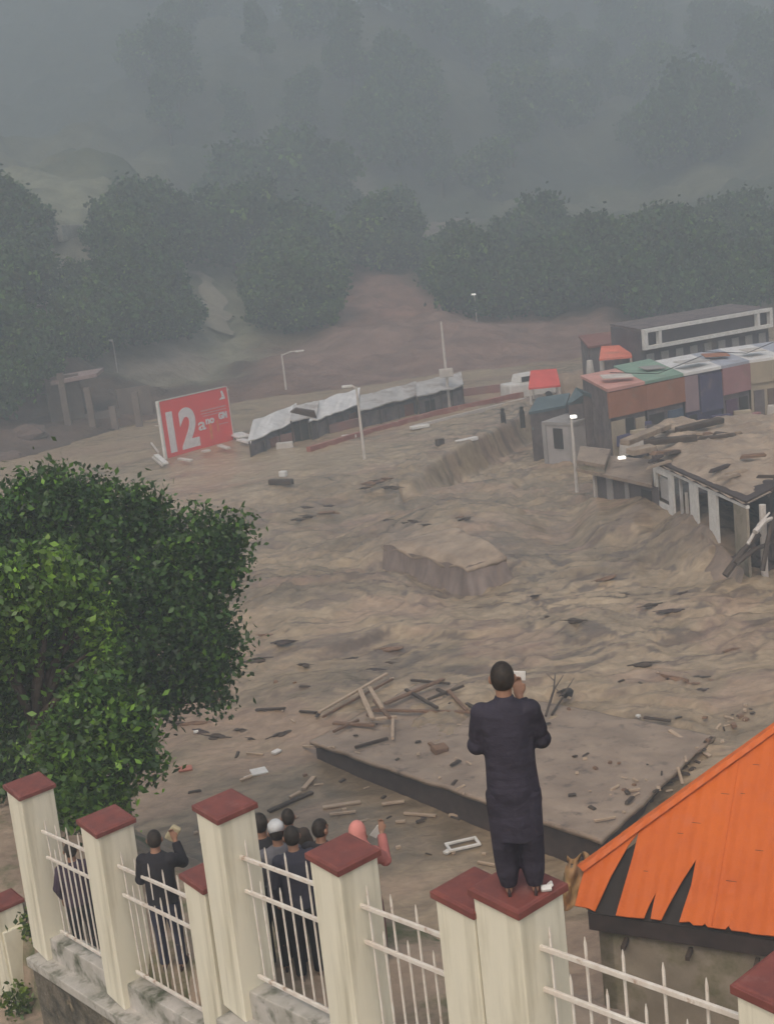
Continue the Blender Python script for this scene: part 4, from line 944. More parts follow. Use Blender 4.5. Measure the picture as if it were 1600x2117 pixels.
path = [onhill(415, 575), onhill(440, 610), onhill(455, 650), onhill(448, 695)]
m = MB(); vs = []; fs = []
for i in range(25):
    f = i / 24 * 3; k = min(2, int(f)); c = path[k].lerp(path[k + 1], f - k); w_ = .9 + .5 * math.sin(i * .9) + .5 * (i / 24)
    for s_ in (-1, 0, 1): x_ = c.x + s_ * w_; vs.append((x_, c.y, tz(x_, c.y) + .35 + (.25 if s_ == 0 else 0)))
for i in range(24):
    for s_ in (0, 1): a = i * 3 + s_; fs.append((a, a + 1, a + 4, a + 3))
m.add(vs, fs); o = m.build('path', mat('pale_path', (.36, .32, .24), (.24, .22, .16), rough=.95, scale=.5), smooth=True); o['kind'] = 'structure'
# ------------------------------------------------------------------ BILLBOARD
bl = atz(345, 952, 1.4); br = atz(483, 914, 1.4)
bd = Vector((br.x - bl.x, br.y - bl.y, 0)); BW = bd.length; bd.normalize()
H1 = aty(330, 831, bl.y).z - 1.4
t = thing('billboard', 'red advertising billboard with a large white 12, standing in the flood', 'billboard', (bl.x, bl.y, 1.4), math.atan2(bd.y, bd.x))
m = MB(); m.box((BW / 2, 0, H1 / 2), (BW, .10, H1)); panel_o = m.build('panel', M['billred'], t)
m = MB(); m.box((-.06, -.02, H1 / 2 - .3), (.13, .2, H1 + .7)); m.build('frame_post', M['white'], t)
m = MB(); m.box((BW + .03, 0, H1 / 2), (.07, .16, H1)); m.build('frame_post', M['offwhite'], t)
m = MB(); m.box((BW / 2, 0, H1 + .03), (BW, .16, .06)); m.build('top_frame', M['offwhite'], t)
m = MB(); m.tube([(BW * 1.0, .2, H1 * .93), (BW * 1.10, .4, H1 * .93)], .04, n=5); m.tube([(-.1, 0, H1 * .6), (-.4, .1, H1 * .62)], .04, n=5); m.tube([(BW * .5, .6, -2), (BW * .5, .1, H1 * .8)], .07, n=6); m.build('strut', M['offwhite'], t)
def textmesh(s, size, loc, m_, name, ext=.01, bold=.0, sx=1.0):
    c = bpy.data.curves.new(name, 'FONT'); c.body = s; c.size = size; c.extrude = ext; c.offset = bold
    o = bpy.data.objects.new(name, c); COL.objects.link(o); dg = bpy.context.evaluated_depsgraph_get(); dg.update()
    me = bpy.data.meshes.new_from_object(o.evaluated_get(dg)); bpy.data.objects.remove(o)
    me.materials.clear(); me.materials.append(m_); q = bpy.data.objects.new(name, me); COL.objects.link(q); q.parent = panel_o; q.location = loc; q.rotation_euler = (PI / 2, 0, 0); w_me = max(v.co.x for v in me.vertices) - min(v.co.x for v in me.vertices); x0_me = min(v.co.x for v in me.vertices)
    k_ = sx / w_me; q.scale = (k_, 1, 1); q.location = (loc[0] - x0_me * k_, loc[1], loc[2]); return q
textmesh('12', H1 * .92, (BW * .07, -.065, H1 * .14), M['billtext'], 'numerals', bold=.13, sx=BW * .43)
textmesh('a', H1 * .30, (BW * .505, -.065, H1 * .36), M['billtext'], 'small_letter', bold=.015, sx=BW * .11)
m = MB()
m.box((BW * .76, -.062, H1 * .68), (BW * .38, .015, H1 * .025)); m.box((BW * .76, -.062, H1 * .63), (BW * .38, .015, H1 * .02)); m.box((BW * .76, -.062, H1 * .585), (BW * .34, .015, H1 * .018)); m.box((BW * .88, -.062, H1 * .38), (BW * .14, .015, H1 * .018))
m.build('text_line', mat('pale_red_print', (.80, .30, .28), rough=.5), panel_o)
textmesh('no', H1 * .17, (BW * .62, -.065, H1 * .44), M['billtext'], 'small_word', bold=.03, sx=BW * .13)
textmesh('GM', H1 * .15, (BW * .82, -.065, H1 * .47), M['billtext'], 'small_word', bold=.03, sx=BW * .13)
m = MB(); m.box((BW * .68, -.06, H1 * .30), (BW * .035, .012, H1 * .30)); m.box((BW * .79, -.06, H1 * .36), (BW * .02, .012, H1 * .2)); m.build('orange_mark', M['billorange'], panel_o)
m = MB(); a_ = (BW * .90, -.065, H1 * .80); m.add([(BW * .86, -.062, H1 * .80), (BW * .96, -.062, H1 * .80), (BW * .93, -.062, H1 * .95), (BW * .90, -.062, H1 * .95), (BW * .91, -.062, H1 * .85)], [(0, 1, 2, 3, 4)]); m.build('emblem', M['billtext'], panel_o)
# debris at its foot
for k, (a, b, w_2, m_, lab) in enumerate([((325, 950), (345, 968), .3, M['white'], 'white bent frame piece at the left foot of the billboard'), ((318, 955), (338, 972), .12, M['offwhite'], 'long white strip beside the bent frame piece at the billboard foot'), ((372, 958), (398, 962), .25, M['offwhite'], 'white sheet lying just below the billboard'), ((315, 925), (330, 945), .12, M['offwhite'], 'thin pale strut leaning left of the billboard'),
        ((420, 943), (435, 940), .4, M['offwhite'], 'pale lump midway along the foot of the billboard'), ((455, 930), (474, 936), .3, M['offwhite'], 'pale bent sheet at the right foot of the billboard'), ((488, 905), (505, 912), .9, M['tinlight'], 'white crumpled tin between the billboard and the first shed'), ((497, 918), (530, 925), .5, M['tinlight'], 'white torn tin lying on the mud right of the billboard')]):
    plank(a, b, w_2, .12, m_, lab, None, .2, name='sheet_scrap', cat='scrap')

# ------------------------------------------------------------------ MARKET SHEDS
def prism(mb, top, zb):       # box from roof corner points down to zb
    lo = [Vector((p.x, p.y, zb)) for p in top]; mb.hexa(lo, top)
def ccw(ps):
    a = sum(ps[i].x * ps[(i + 1) % len(ps)].y - ps[(i + 1) % len(ps)].x * ps[i].y for i in range(len(ps))); return ps if a > 0 else ps[::-1]
def shed(label, fl_, fr_, depth, zf, zr, roofm, wallm, px_items=(), wave=.06, name='market_shed', cat='shed', zb=-.2, over=.5, group=None, ribs=True, posts=4):
    """front eave pixel points (left,right) at height zf; roof runs back by depth rising to zr"""
    A, B = atz(*fl_, zf), atz(*fr_, zf); d = (B - A); L = d.length; d.normalize(); n_ = Vector((-d.y, d.x, 0))
    n_ = Vector((.05, 1, 0)); depth = depth * .8; zr = zf + (zr - zf) * .5; wave *= .35; zf += {'f': .0, 'm': .12, 'l': .05}.get(label[0], 0)
    t = thing(name, label, cat, (A.x, A.y, 0), 0, group)
    m = MB(); nu = max(6, int(L / .5)); vs = []; fs = []; rr = random.Random(int(A.x * 10))
    for i in range(nu + 1):
        for j in range(4):
            p = A + d * (L * i / nu) + n_ * (depth * j / 3); p.z = zf + (zr - zf) * j / 3 + rr.uniform(-wave, wave) - .07 * math.sin(PI * i / nu * 2) ** 2; 
            if j == 0: p -= n_ * rr.uniform(0, .25)
            vs.append(p)
    for i in range(nu):
        for j in range(3): fs.append((i * 4 + j, (i + 1) * 4 + j, (i + 1) * 4 + j + 1, i * 4 + j + 1))
    m.add(vs, fs); o = m.build('roof', roofm, t, world=True); md = o.modifiers.new('s', 'SOLIDIFY'); md.thickness = .08; md.offset = -1
    m = MB(); q0, q1 = A + n_ * over + d * .1, B + n_ * over - d * .1; q2, q3 = B + n_ * (depth - .2) - d * .1, A + n_ * (depth - .2) + d * .1
    m.hexa([Vector((p.x, p.y, zb)) for p in (q0, q1, q2, q3)], [Vector((q0.x, q0.y, zf - .38)), Vector((q1.x, q1.y, zf - .38)), Vector((q2.x, q2.y, zr - .42)), Vector((q3.x, q3.y, zr - .42))]); m.build('wall', wallm, t, world=True)
    for i in range(posts):
        p = A + d * (L * (i + .08) / max(1, posts - .8)) + n_ * .12; m = MB(); m.tube([(p.x, p.y, zb), (p.x, p.y, zf - .05)], .05, n=6); m.build('post', M['wooddark'], t, world=True)
    rr = random.Random(int(A.y * 7))
    for i in range(int(L / 1.6)):
        if rr.random() < .35: continue
        c = A + d * (L * (i + .5) / max(1, int(L / 1.6))) + n_ * (over - .03); c.z = zb + (zf - zb) * .58
        m = MB(); m.box(c, (.9, .05, (zf - zb) * .5), rot=Matrix.Rotation(math.atan2(d.y, d.x), 3, 'Z')); m.build('shutter', rr.choice([M['dark'], M['shedwall'], cloth('blue_shutter', (.08, .11, .16)), cloth('rust_shutter', (.25, .10, .07)), cloth('pale_goods', (.35, .31, .28))]), t, world=True)
    return t
sg = 'tin-roofed market sheds along the flooded street'
shed('first market shed right of the billboard, pale sloping tin roof', (512, 912), (606, 872), 4.2, 2.6, 4.1, M['tinlight'], M['shedwall'], wave=.06, group=sg)
shed('market shed with darker patched roof second from the billboard', (600, 872), (655, 862), 3.6, 2.9, 4.2, M['tin'], M['dark'], wave=.08, group=sg)
shed('market shed with bright white crumpled tin roof in the middle of the row', (640, 874), (742, 838), 4.4, 2.7, 4.3, M['tinlight'], M['shedwall'], wave=.11, group=sg)
shed('market shed with long grey tin roof right of the street lamp', (742, 852), (862, 820), 4.2, 2.7, 4.0, M['tin'], M['shedwall'], wave=.08, group=sg, posts=4)
shed('last market shed at the right end of the row under the mast', (862, 820), (958, 797), 4.0, 2.9, 4.1, M['tin'], M['shedwall'], wave=.08, group=sg, posts=5)
# fallen awning, goods
def quadthing(pts, th, m_, name, label, cat):
    o = MB().slab(pts, th).build(name, m_); return tag(o, label, cat)
quadthing([atz(515, 928, 1.2), atz(560, 938, 1.1), atz(620, 896, 1.9), atz(560, 893, 1.9)], .08, mat('mossy_tin', (.30, .29, .22), (.34, .24, .22), scale=1), 'fallen_awning', 'fallen greenish tin awning in front of the first market shed', 'awning')
quadthing([atz(600, 850, 4.3), atz(655, 862, 4.2), atz(650, 848, 4.9), atz(612, 842, 4.9)], .08, M['shedwall'], 'roof_panel', 'dark square panel lying on the patched market roof', 'panel')
t_ = atz(592, 945, 1.0); o = MB().box((0, 0, .4), (1.1, .6, 1.0), taper=.9).build('cooler_box', M['offwhite'], bevel=.04); o.location = t_; tag(o, 'cream box half sunk in the mud below the fallen awning', 'box')
def barrier(name, label, pts, z, h, th, m_, cat, bars=0, barm=None, ):
    P_ = [atz(a, b, z) for a, b in pts]; t = thing(name, label, cat, P_[0]); t.location = P_[0]
    for i in range(len(P_) - 1):
        a, b = P_[i], P_[i + 1]; d = b - a; m = MB(); c = (a + b) / 2; m.box((c.x, c.y, z + h / 2 - .3), (d.length, th, h + .6), rot=Matrix.Rotation(math.atan2(d.y, d.x), 3, 'Z')); m.build('wall_body', m_, t, world=True)
    return t
barrier('street_wall', 'low red-brown wall along the far side of the flooded street below the sheds', [(640, 945), (760, 908), (900, 868), (1080, 828)], 1.25, .6, .3, M['brickred'], 'wall')
barrier('street_wall', 'second red-brown wall strip close under the market shed fronts', [(560, 925), (740, 884), (950, 822), (1075, 806)], 1.5, .6, .3, mat('brick_band', (.30, .13, .11), (.23, .14, .12), scale=.7), 'wall')
# kerb blocks
g = 'white kerb blocks along the flooded street'
ka, kb = atz(862, 888, 1.4), atz(1085, 832, 1.4); kn = 34; km = None
for i in range(kn):
    p = ka.lerp(kb, i / (kn - 1)); 
    if km is None:
        km = MB().box((0, 0, .1), (.34, .22, .62)).mesh('kerb_block'); km.materials.append(M['offwhite'])
    o = bpy.data.objects.new('kerb_block', km); COL.objects.link(o); o.location = (p.x, p.y, 1.3); o.rotation_euler = (0, 0, math.atan2(kb.y - ka.y, kb.x - ka.x)); tag(o, 'small white kerb block in the dotted line along the flooded street', 'kerb block', g)
for (px, py, lab) in ((1041, 878, 'dark bollard left of the other in the street, near the blue-roofed stalls'), (1080, 874, 'dark bollard nearest the blue-roofed stalls')):
    p = atz(px, py, 1.4); t = thing('bollard', lab, 'bollard', p); m = MB(); m.tube([(0, 0, -.3), (0, 0, .65), (0, 0, .85)], [.16, .16, .11], n=10); m.build('post', M['dark'], t); m = MB(); m.ell((0, 0, .92), (.13, .13, .10)); m.build('knob', M['dark'], t)
slabthing(722, 906, (.9, .4, .2), M['white'], 'sheet_scrap', 'white scrap in the mud below the white-roofed shed', 'scrap')
slabthing(965, 914, (1.4, .3, .2), M['tinlight'], 'sheet_scrap', 'long pale scrap at the drop edge of the flooded street', 'scrap', .5)
slabthing(910, 922, (.5, .3, .4), M['wooddark'], 'wood_lump', 'dark lump drifting near the drop edge of the street', 'scrap', .5)
slabthing(868, 886, (1.2, .4, .2), M['white'], 'sheet_scrap', 'white scrap at the near end of the kerb blocks', 'scrap', .3)
slabthing(582, 1003, (1.4, .3, .3), M['wooddark'], 'wood_lump', 'dark branchy lump drifting below the billboard', 'scrap', -.5)
slabthing(588, 998, (.4, .3, .3), M['white'], 'foam_block', 'white lump on the dark drifting branch below the billboard', 'foam block', -.5, lift=.3)

# lamps and masts
def lamp(label, foot, z, top_py, arm=(0, 0), box=False, glow=0, name='street_lamp', rad=.09, headsz=.55, headm=None):
    p = atz(*foot, z); topx = foot[0] - (foot[1] - top_py) * .114; top = aty(topx, top_py, p.y).z
    t = thing(name, label, 'street lamp' if name == 'street_lamp' else 'mast', p)
    h = top - z; m = MB(); m.tube([(0, 0, -1.5), (0, 0, h * .6), (0, 0, h)], [rad, rad * .85, rad * .6], n=8); m.build('pole', M['offwhite'], t)
    if arm != (0, 0):
        m = MB(); m.tube([(0, 0, h - .1), (arm[0] * .5, 0, h + .12), (arm[0], 0, h + .1)], .06, n=6); m.build('arm', M['offwhite'], t)
        m = MB(); m.box((arm[0], 0, h + .08), (headsz, .3, .14)); m.build('lamp_head', headm or M['white'], t, bevel=.04)
    if box: 
        m = MB(); m.box((0, 0, h * .22), (.9, .6, .55)); m.build('equipment_box', M['offwhite'], t, bevel=.05)
    return t
glowm = mat('lit_lamp', (1, .97, .9), emit=1.0)
lamp('pale street lamp standing in the flood in front of the middle market sheds', (757, 975), .9, 800, (-.5, 0))
lamp('tall thin mast with white box behind the last market shed', (925, 800), 3.0, 665, box=True, name='mast', rad=.10)
lamp('street lamp with long white arm among the trees above the first sheds', (590, 790), 2.5, 732, (1.5, 0), headsz=.7)
lamp('lit street lamp beside the grey hut at the left end of the shops', (1192, 1010), .6, 866, (.1, 0), headm=glowm, headsz=.30)
lamp('lit street lamp in front of the brown shop fascia', (1412, 900), 1, 812, (-.7, 0), headm=glowm, headsz=.6)
lamp('small far lamp with bright head on the brown slope', (985, 660), tz(*onhill(985, 660)[:2]), 610, (-.1, 0), headm=glowm, headsz=.5, rad=.06)
lamp('small pale lamp at the foot of the grove above the billboard', (240, 745), tz(*onhill(240, 745)[:2]), 705, (-.3, 0), headsz=.6, rad=.06)
lamp('white post left of the pink roof', (1222, 800), 3.0, 745, name='mast', rad=.28)

# ------------------------------------------------------------------ TOWN ON THE RIGHT BANK
def quadhouse(label, tops, zb, roofm, wallm, name='shop', cat='shop', windows=(), rth=.15, over=.25, group=None):
    """tops: 4 roof corners (world, any order around)"""
    c = sum(tops, Vector()) / 4; t = thing(name, label, cat, (tops[0].x, tops[0].y, zb), 0, group)
    m = MB(); inn = [c + (p - c) * .94 for p in tops]; prism(m, ccw([Vector((p.x, p.y, p.z - rth - .01)) for p in inn]), zb); m.build('wall', wallm, t, world=True)
    m = MB(); m.slab(tops, rth); m.build('roof', roofm, t, world=True)
    return t
def facade(t, A, B, zt, items, off=.06):
    """items: (u0,u1,z0,z1,mat,name) on the vertical plane A-B"""
    d = Vector((B.x - A.x, B.y - A.y, 0)); L = d.length; d.normalize(); n_ = Vector((d.y, -d.x, 0))
    for (u0, u1, z0, z1, m_, nm, th) in items:
        c = A + d * (L * (u0 + u1) / 2) + n_ * (off + th / 2 - .05); m = MB(); m.box((c.x, c.y, (z0 + z1) / 2), (L * (u1 - u0), th, z1 - z0), rot=Matrix.Rotation(math.atan2(d.y, d.x), 3, 'Z')); m.build(nm, m_, t, world=True)
def col(n, c): return mat(n, c, shade(c, .75), rough=.8, scale=.8, dirt=shade(MUD, .6), dscale=.7, dlo=.55, dhi=.8)
pinkroof = col('pink_roof', (.66, .33, .27)); greenroof = col('green_roof', (.24, .36, .27)); brownf = col('brown_fascia_paint', (.36, .15, .085)); purple = col('purple_paint', (.075, .065, .13)); pinkw = col('dusty_pink_paint', (.36, .18, .18)); beige = col('beige_paint', (.42, .34, .24)); blueroof = col('pale_blue_roof', (.42, .43, .48)); tealr = col('teal_roof', (.11, .15, .16)); greyw = col('grey_paint', (.34, .31, .29)); redc = col('red_canopy_cloth', (.75, .10, .08)); orangec = col('coral_canopy_cloth', (.80, .22, .14))
F0 = atz(1255, 805, 4.5); F1 = atz(1412, 772, 4.5); F2 = atz(1490, 757, 4.5); F3 = atz(1548, 745, 4.5); F4 = atz(1620, 735, 4.5); F5 = F4 + (F4 - F3) * 3
fd = (F4 - F0).normalized(); fn = Vector((-.10, .995, 0))
def row(A, B, depth, zup, roofm, wallm, label, items, name='shop', hang=0):
    tops = [A, B, B + fn * depth + Vector((0, 0, zup)), A + fn * depth + Vector((0, 0, zup))]
    t = quadhouse(label, tops, -.3, roofm, wallm, name, 'shop', group='row of shops on the right bank')
    facade(t, A + fn * depth * .03, B + fn * depth * .03, 4.5, items); return t
sh = M['shedwall']; dk = M['dark']
Am = F0 + (F1 - F0) * .48
row(F0, Am, 4.8, .25, pinkroof, sh, 'shop with pink sheet roof at the left end of the shop row', [(0, 1, 3.0, 4.3, brownf, 'fascia', .12), (.05, .4, .5, 2.8, beige, 'shop_panel', .06), (.45, .65, .5, 2.8, dk, 'doorway', .03), (.7, .95, .8, 2.7, col('cream_goods', (.45, .36, .25)), 'shop_panel', .06)])
row(Am + fd * .02, F1, 5.2, .35, greenroof, sh, 'shop with pale green sheet roof second in the shop row', [(0, 1, 3.0, 4.3, brownf, 'fascia', .12), (.06, .45, .5, 2.7, dk, 'doorway', .03), (.55, .95, .5, 2.7, cloth('blue_shutter', (.08, .11, .16)), 'shutter', .05)])
row(F1 + fd * .02, F2, 4.4, .3, M['tinlight'], purple, 'purple-fronted shop with white roof in the middle of the shop row', [(.0, .35, 2.4, 4.3, col('mauve_paint', (.30, .21, .22)), 'fascia', .10), (.1, .3, .5, 2.2, dk, 'doorway', .03), (.4, .98, 2.2, 4.2, purple, 'fascia', .12)])
row(F2 + fd * .02, F3, 4.4, .3, blueroof, sh, 'shop with pale blue roof and dusty pink fascia', [(0, 1, 2.9, 4.35, pinkw, 'fascia', .12), (.1, .5, .5, 2.6, cloth('plum_goods', (.12, .06, .10)), 'shop_panel', .05), (.6, .9, .5, 2.6, dk, 'doorway', .03)])
row(F3 + fd * .02, F4, 4.4, .3, M['tinlight'], beige, 'beige shop with white roof at the right edge of the photo', [(0, 1, 3.2, 4.35, beige, 'fascia', .12), (.1, .4, .5, 2.8, sh, 'shutter', .05), (.5, .9, .5, 2.8, cloth('brown_shutter', (.16, .11, .08)), 'shutter', .05)])
row(F4 + fd * .02, F5, 4.4, .3, blueroof, beige, 'shop beyond the right edge of the photo', [(0, 1, 3.2, 4.35, pinkw, 'fascia', .12)])
# gable shed and grey hut at the left end
G = [atz(1172, 832, 3.6), atz(1246, 822, 3.6), F0 + fn * 3.0 + Vector((-.4, 0, -.4)), atz(1190, 800, 4.1)]
t = quadhouse('dark teal-roofed shed joined to the left of the pink-roofed shop', G, -.3, tealr, sh, 'shed', 'shed'); facade(t, G[0] + Vector((.1, .12, 0)), G[1] + Vector((0, .12, 0)), 3.4, [(.1, .35, .4, 3.1, greyw, 'wall_panel', .05), (.45, .6, .4, 3.0, M['brickred'], 'post', .05), (.65, .95, .8, 2.9, beige, 'wall_panel', .05)])
G2 = [atz(1092, 852, 2.9), atz(1168, 838, 2.9), atz(1178, 812, 3.3), atz(1110, 822, 3.3)]
t = quadhouse('low stall with teal tin roof near the two dark bollards', G2, -.3, tealr, sh, 'stall', 'stall')
G3 = [atz(1100, 884, 2.0), atz(1140, 872, 2.0), atz(1136, 858, 2.3), atz(1098, 868, 2.3)]
quadhouse('small stall with pale teal lid left of the grey hut', G3, -.3, col('pale_teal', (.20, .28, .27)), dk, 'stall', 'stall')
hb0, hb1 = atz(1124, 935, .9), atz(1186, 940, .9); hz = aty(1118, 872, hb0.y).z
hd = (hb1 - hb0); hn = Vector((-hd.y, hd.x, 0)).normalized(); tops = [Vector((hb0.x, hb0.y, hz)), Vector((hb1.x, hb1.y, hz)), Vector((hb1.x, hb1.y, hz + .1)) + hn * 2, Vector((hb0.x, hb0.y, hz + .1)) + hn * 2]
t = quadhouse('small grey hut with dark window standing in the flood', tops, -.6, greyw, col('pale_grey_hut', (.42, .38, .36)), 'hut', 'hut'); facade(t, hb0 + hn * .06, hb1 + hn * .06, hz, [(.36, .66, 1.15, 2.25, M['dark'], 'window', .04), (.0, .12, .0, hz - .16, greyw, 'corner_post', .07), (.88, 1, .0, hz - .16, greyw, 'corner_post', .07)])
# coral canopy and red canopy with white vehicle
def canopy(px0, px1, py0, py1, zf, zr, m_, label, name='canopy'):
    pts = [aty(px0, py0, zf), aty(px1, py0 - 6, zf), aty(px1 - 8, py1 - 4, zr), aty(px0 + 4, py1, zr)]; t = thing(name, label, 'canopy', (pts[0].x, pts[0].y, 0)); m = MB(); m.slab(pts, .12); m.build('sheet', m_, t, world=True)
    for p in pts:
        m = MB(); c = sum(pts, Vector()) / 4; q = p.lerp(c, .08); m.tube([(q.x, q.y, 0), (q.x, q.y, q.z - .13)], .08, n=6); m.build('post', M['offwhite'], t, world=True)
canopy(1238, 1306, 742, 716, 73, 76, orangec, 'coral red flat canopy raised on posts behind the pink-roofed shop')
canopy(1092, 1158, 802, 766, 78, 80, redc, 'bright red canopy left of the shops')
v0 = atz(1092, 812, 1.6); t = thing('parked_van', 'small white vehicle partly under the bright red canopy', 'van', v0, R(20))
m = MB(); m.box((0, 0, .3), (3.6, 1.6, 1.1)); m.build('body', M['white'], t, bevel=.15); m = MB(); m.box((.2, 0, 1.1), (2.4, 1.45, .6), taper=.85); m.build('cabin', M['white'], t, bevel=.12)
m = MB(); m.box((.2, -.70, 1.08), (2.0, .06, .34)); m.build('side_window', M['dark'], t)
for x_ in (-1.1, 1.1):
    for y_ in (-.75, .75): m = MB(); m.tube([(x_, y_ - .1, -.3), (x_, y_ + .1, -.3)], .32, n=14); m.build('wheel', M['dark'], t)
# long building with white frame
LA, LB = atz(1327, 724, 5.0), atz(1590, 676, 5.0); ld = (LB - LA).normalized(); ln = Vector((-.10, .995, 0)); LT = aty(1320, 682, LA.y).z; 
t = thing('long_building', 'long upper-floor building with white framed band behind the shop row', 'building', (LA.x, LA.y, 0))
m = MB(); LC = LB + ln * 6; LD = LA + ln * 6; prism(m, [Vector((p.x, p.y, LT - .15)) for p in (LA + ln * .2, LB + ln * .2, LC, LD)], 0); m.build('wall', col('dim_mauve_wall', (.13, .11, .12)), t, world=True)
Lh = LT - 5.0
facade(t, LA, LB, LT, [(0, 1, LT - .21, LT, M['white'], 'frame_beam', .3), (0, 1, 5.0, 5.21, M['white'], 'frame_beam', .3), (0, .022, 5.16, LT - .16, M['white'], 'frame_post', .3), (.978, 1, 5.16, LT - .16, M['white'], 'frame_post', .3), (.105, .125, 5.16, LT - .16, M['white'], 'frame_post', .28), (.875, .895, 5.16, LT - .16, M['white'], 'frame_post', .28)])
facade(t, LA + ln * .12, LB + ln * .12, LT, [(u, u + .055, 2.9, 4.7, (M['offwhite'], greyw, dk, cloth('blue_shutter', (.08, .11, .16)))[int(u * 37) % 4], 'window', .05) for u in (.03, .14, .25, .36, .47, .58, .69, .80, .91)])
m = MB(); m.slab([Vector((p.x, p.y, LT + .02)) for p in (LA + ln * .3, LB + ln * .3, LC, LD)], .14); m.build('roof', M['shedwall'], t, world=True)
q = aty(1500, 628, 90); quadhouse('low house with pale roof just above the long building', [q + Vector((-3, 0, -1.4)), q + Vector((3, 1, -1.4)), q + Vector((3, 5, -.8)), q + Vector((-3, 4, -.8))], 0, M['tin'], M['brickred'], 'house', 'house')
q = aty(1262, 705, 84); quadhouse('dim brown house behind the coral canopy', [q + Vector((-1.6, 0, -.2)), q + Vector((1.6, .8, -.2)), q + Vector((1.6, 4, .3)), q + Vector((-1.6, 3.4, .3))], 0, col('red_brown_roof', (.25, .10, .08)), sh, 'house', 'house')

# flooded white house and its low wing
hw = thing('flooded_house', 'white-fronted house with mud covered flat roof, breached by the flood', 'house', (10.9, 47.9, 0))
W0, W1 = atz(1348, 950, 3.2), atz(1541, 1036, 3.2)
wd = (W1 - W0); wL = wd.length; wd.normalize(); wn_ = Vector((-wd.y, wd.x, 0))
if wn_.x < 0: wn_ = -wn_
RC = [W0, W1, atz(1640, 985, 3.2), W1 + wn_ * 12 + Vector((0, 3, 0)), W0 + wn_ * 14 + Vector((0, 4, 0)), atz(1335, 878, 3.2)]
# mud-covered roof
cx_, cy_ = sum(p.x for p in RC) / 6, sum(p.y for p in RC) / 6
rx = np.linspace(9.5, 30, 150); ry = np.linspace(38, 62, 170); RX, RY = np.meshgrid(rx, ry); sdR = polysd(RX, RY, [(p.x, p.y) for p in RC])
mudz = 3.25 + .16 + (fbm(RX * .6, RY * .6, 5, 601, .6) - .5) * .85 + (ridg(RX * .5, RY * 1.1, 3, 611) - .4) * .22
mudz = 3.12 + (mudz - 3.12) * sstep(-.1, 1.2, sdR)
vs = np.stack([RX, RY, mudz], -1).reshape(-1, 3); keep = (sdR > -.15); nxr = len(rx); m = MB(); idx = {}; fs = []
for j in range(len(ry) - 1):
    for i in range(nxr - 1):
        if keep[j, i] and keep[j, i + 1] and keep[j + 1, i] and keep[j + 1, i + 1]: fs.append((j * nxr + i, j * nxr + i + 1, (j + 1) * nxr + i + 1, (j + 1) * nxr + i))
used = sorted({k for f in fs for k in f}); mp_ = {k: n for n, k in enumerate(used)}
m.add([vs[k] for k in used], [tuple(mp_[k] for k in f) for f in fs]); m.build('mud_layer', M['mud'], hw, world=True, smooth=True)
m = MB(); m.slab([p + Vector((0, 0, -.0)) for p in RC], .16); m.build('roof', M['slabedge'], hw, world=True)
# front wall with openings, built of piers and beams
def wbox(u0, u1, z0, z1, m_, nm, th=.09, back=0.0):
    c = W0 + wd * (wL * (u0 + u1) / 2) + wn_ * (th / 2 + back); m = MB(); m.box((c.x, c.y, (z0 + z1) / 2), (wL * (u1 - u0), th, z1 - z0), rot=Matrix.Rotation(math.atan2(wd.y, wd.x), 3, 'Z')); return m.build(nm, m_, hw, world=True)
ow = M['white']
def uof(px): # pixel column on the wall top -> u
    p = atplane(px, 950 + (px - 1348) * .445 + 20, W0, wn_); return (p - W0).dot(wd) / wL
for a, b in ((1349, 1354), (1379, 1388), (1423, 1438), (1462, 1479)): wbox(uof(a), uof(b), -.5, 2.92, ow, 'pier')
wbox(0, 1, 2.93, 3.03, ow, 'lintel', .12)
wbox(uof(1354), uof(1379), -.5, 1.55, ow, 'sill_wall'); wbox(uof(1354), uof(1379), 2.72, 2.92, ow, 'pier')
wbox(uof(1358), uof(1376), 1.7, 2.6, M['tin'], 'window', .06, .1)
wbox(uof(1398), uof(1401), .5, 2.9, M['tin'], 'door_frame', .08, .08); wbox(uof(1409), uof(1412), .2, 2.4, M['offwhite'], 'door_frame', .08, .08)
wbox(uof(1515), 1.0, -.5, 2.92, M['wallgrey'], 'pier')
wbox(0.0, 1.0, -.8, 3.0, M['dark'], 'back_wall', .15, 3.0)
m = MB(); s0 = W1 + wn_ * .3; 
# south side: dark broken interior
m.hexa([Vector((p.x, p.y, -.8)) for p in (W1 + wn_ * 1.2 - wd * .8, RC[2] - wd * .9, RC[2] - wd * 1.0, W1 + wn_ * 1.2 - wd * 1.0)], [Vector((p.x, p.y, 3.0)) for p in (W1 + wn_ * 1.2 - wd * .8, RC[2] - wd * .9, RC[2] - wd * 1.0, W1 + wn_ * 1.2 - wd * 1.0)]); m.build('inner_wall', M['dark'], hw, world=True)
m = MB(); p = W1 + wn_ * .55; m.tube([(p.x, p.y, 0), (p.x + .02, p.y, 3.0)], .12, n=8); m.build('post', M['offwhite'], hw, world=True)
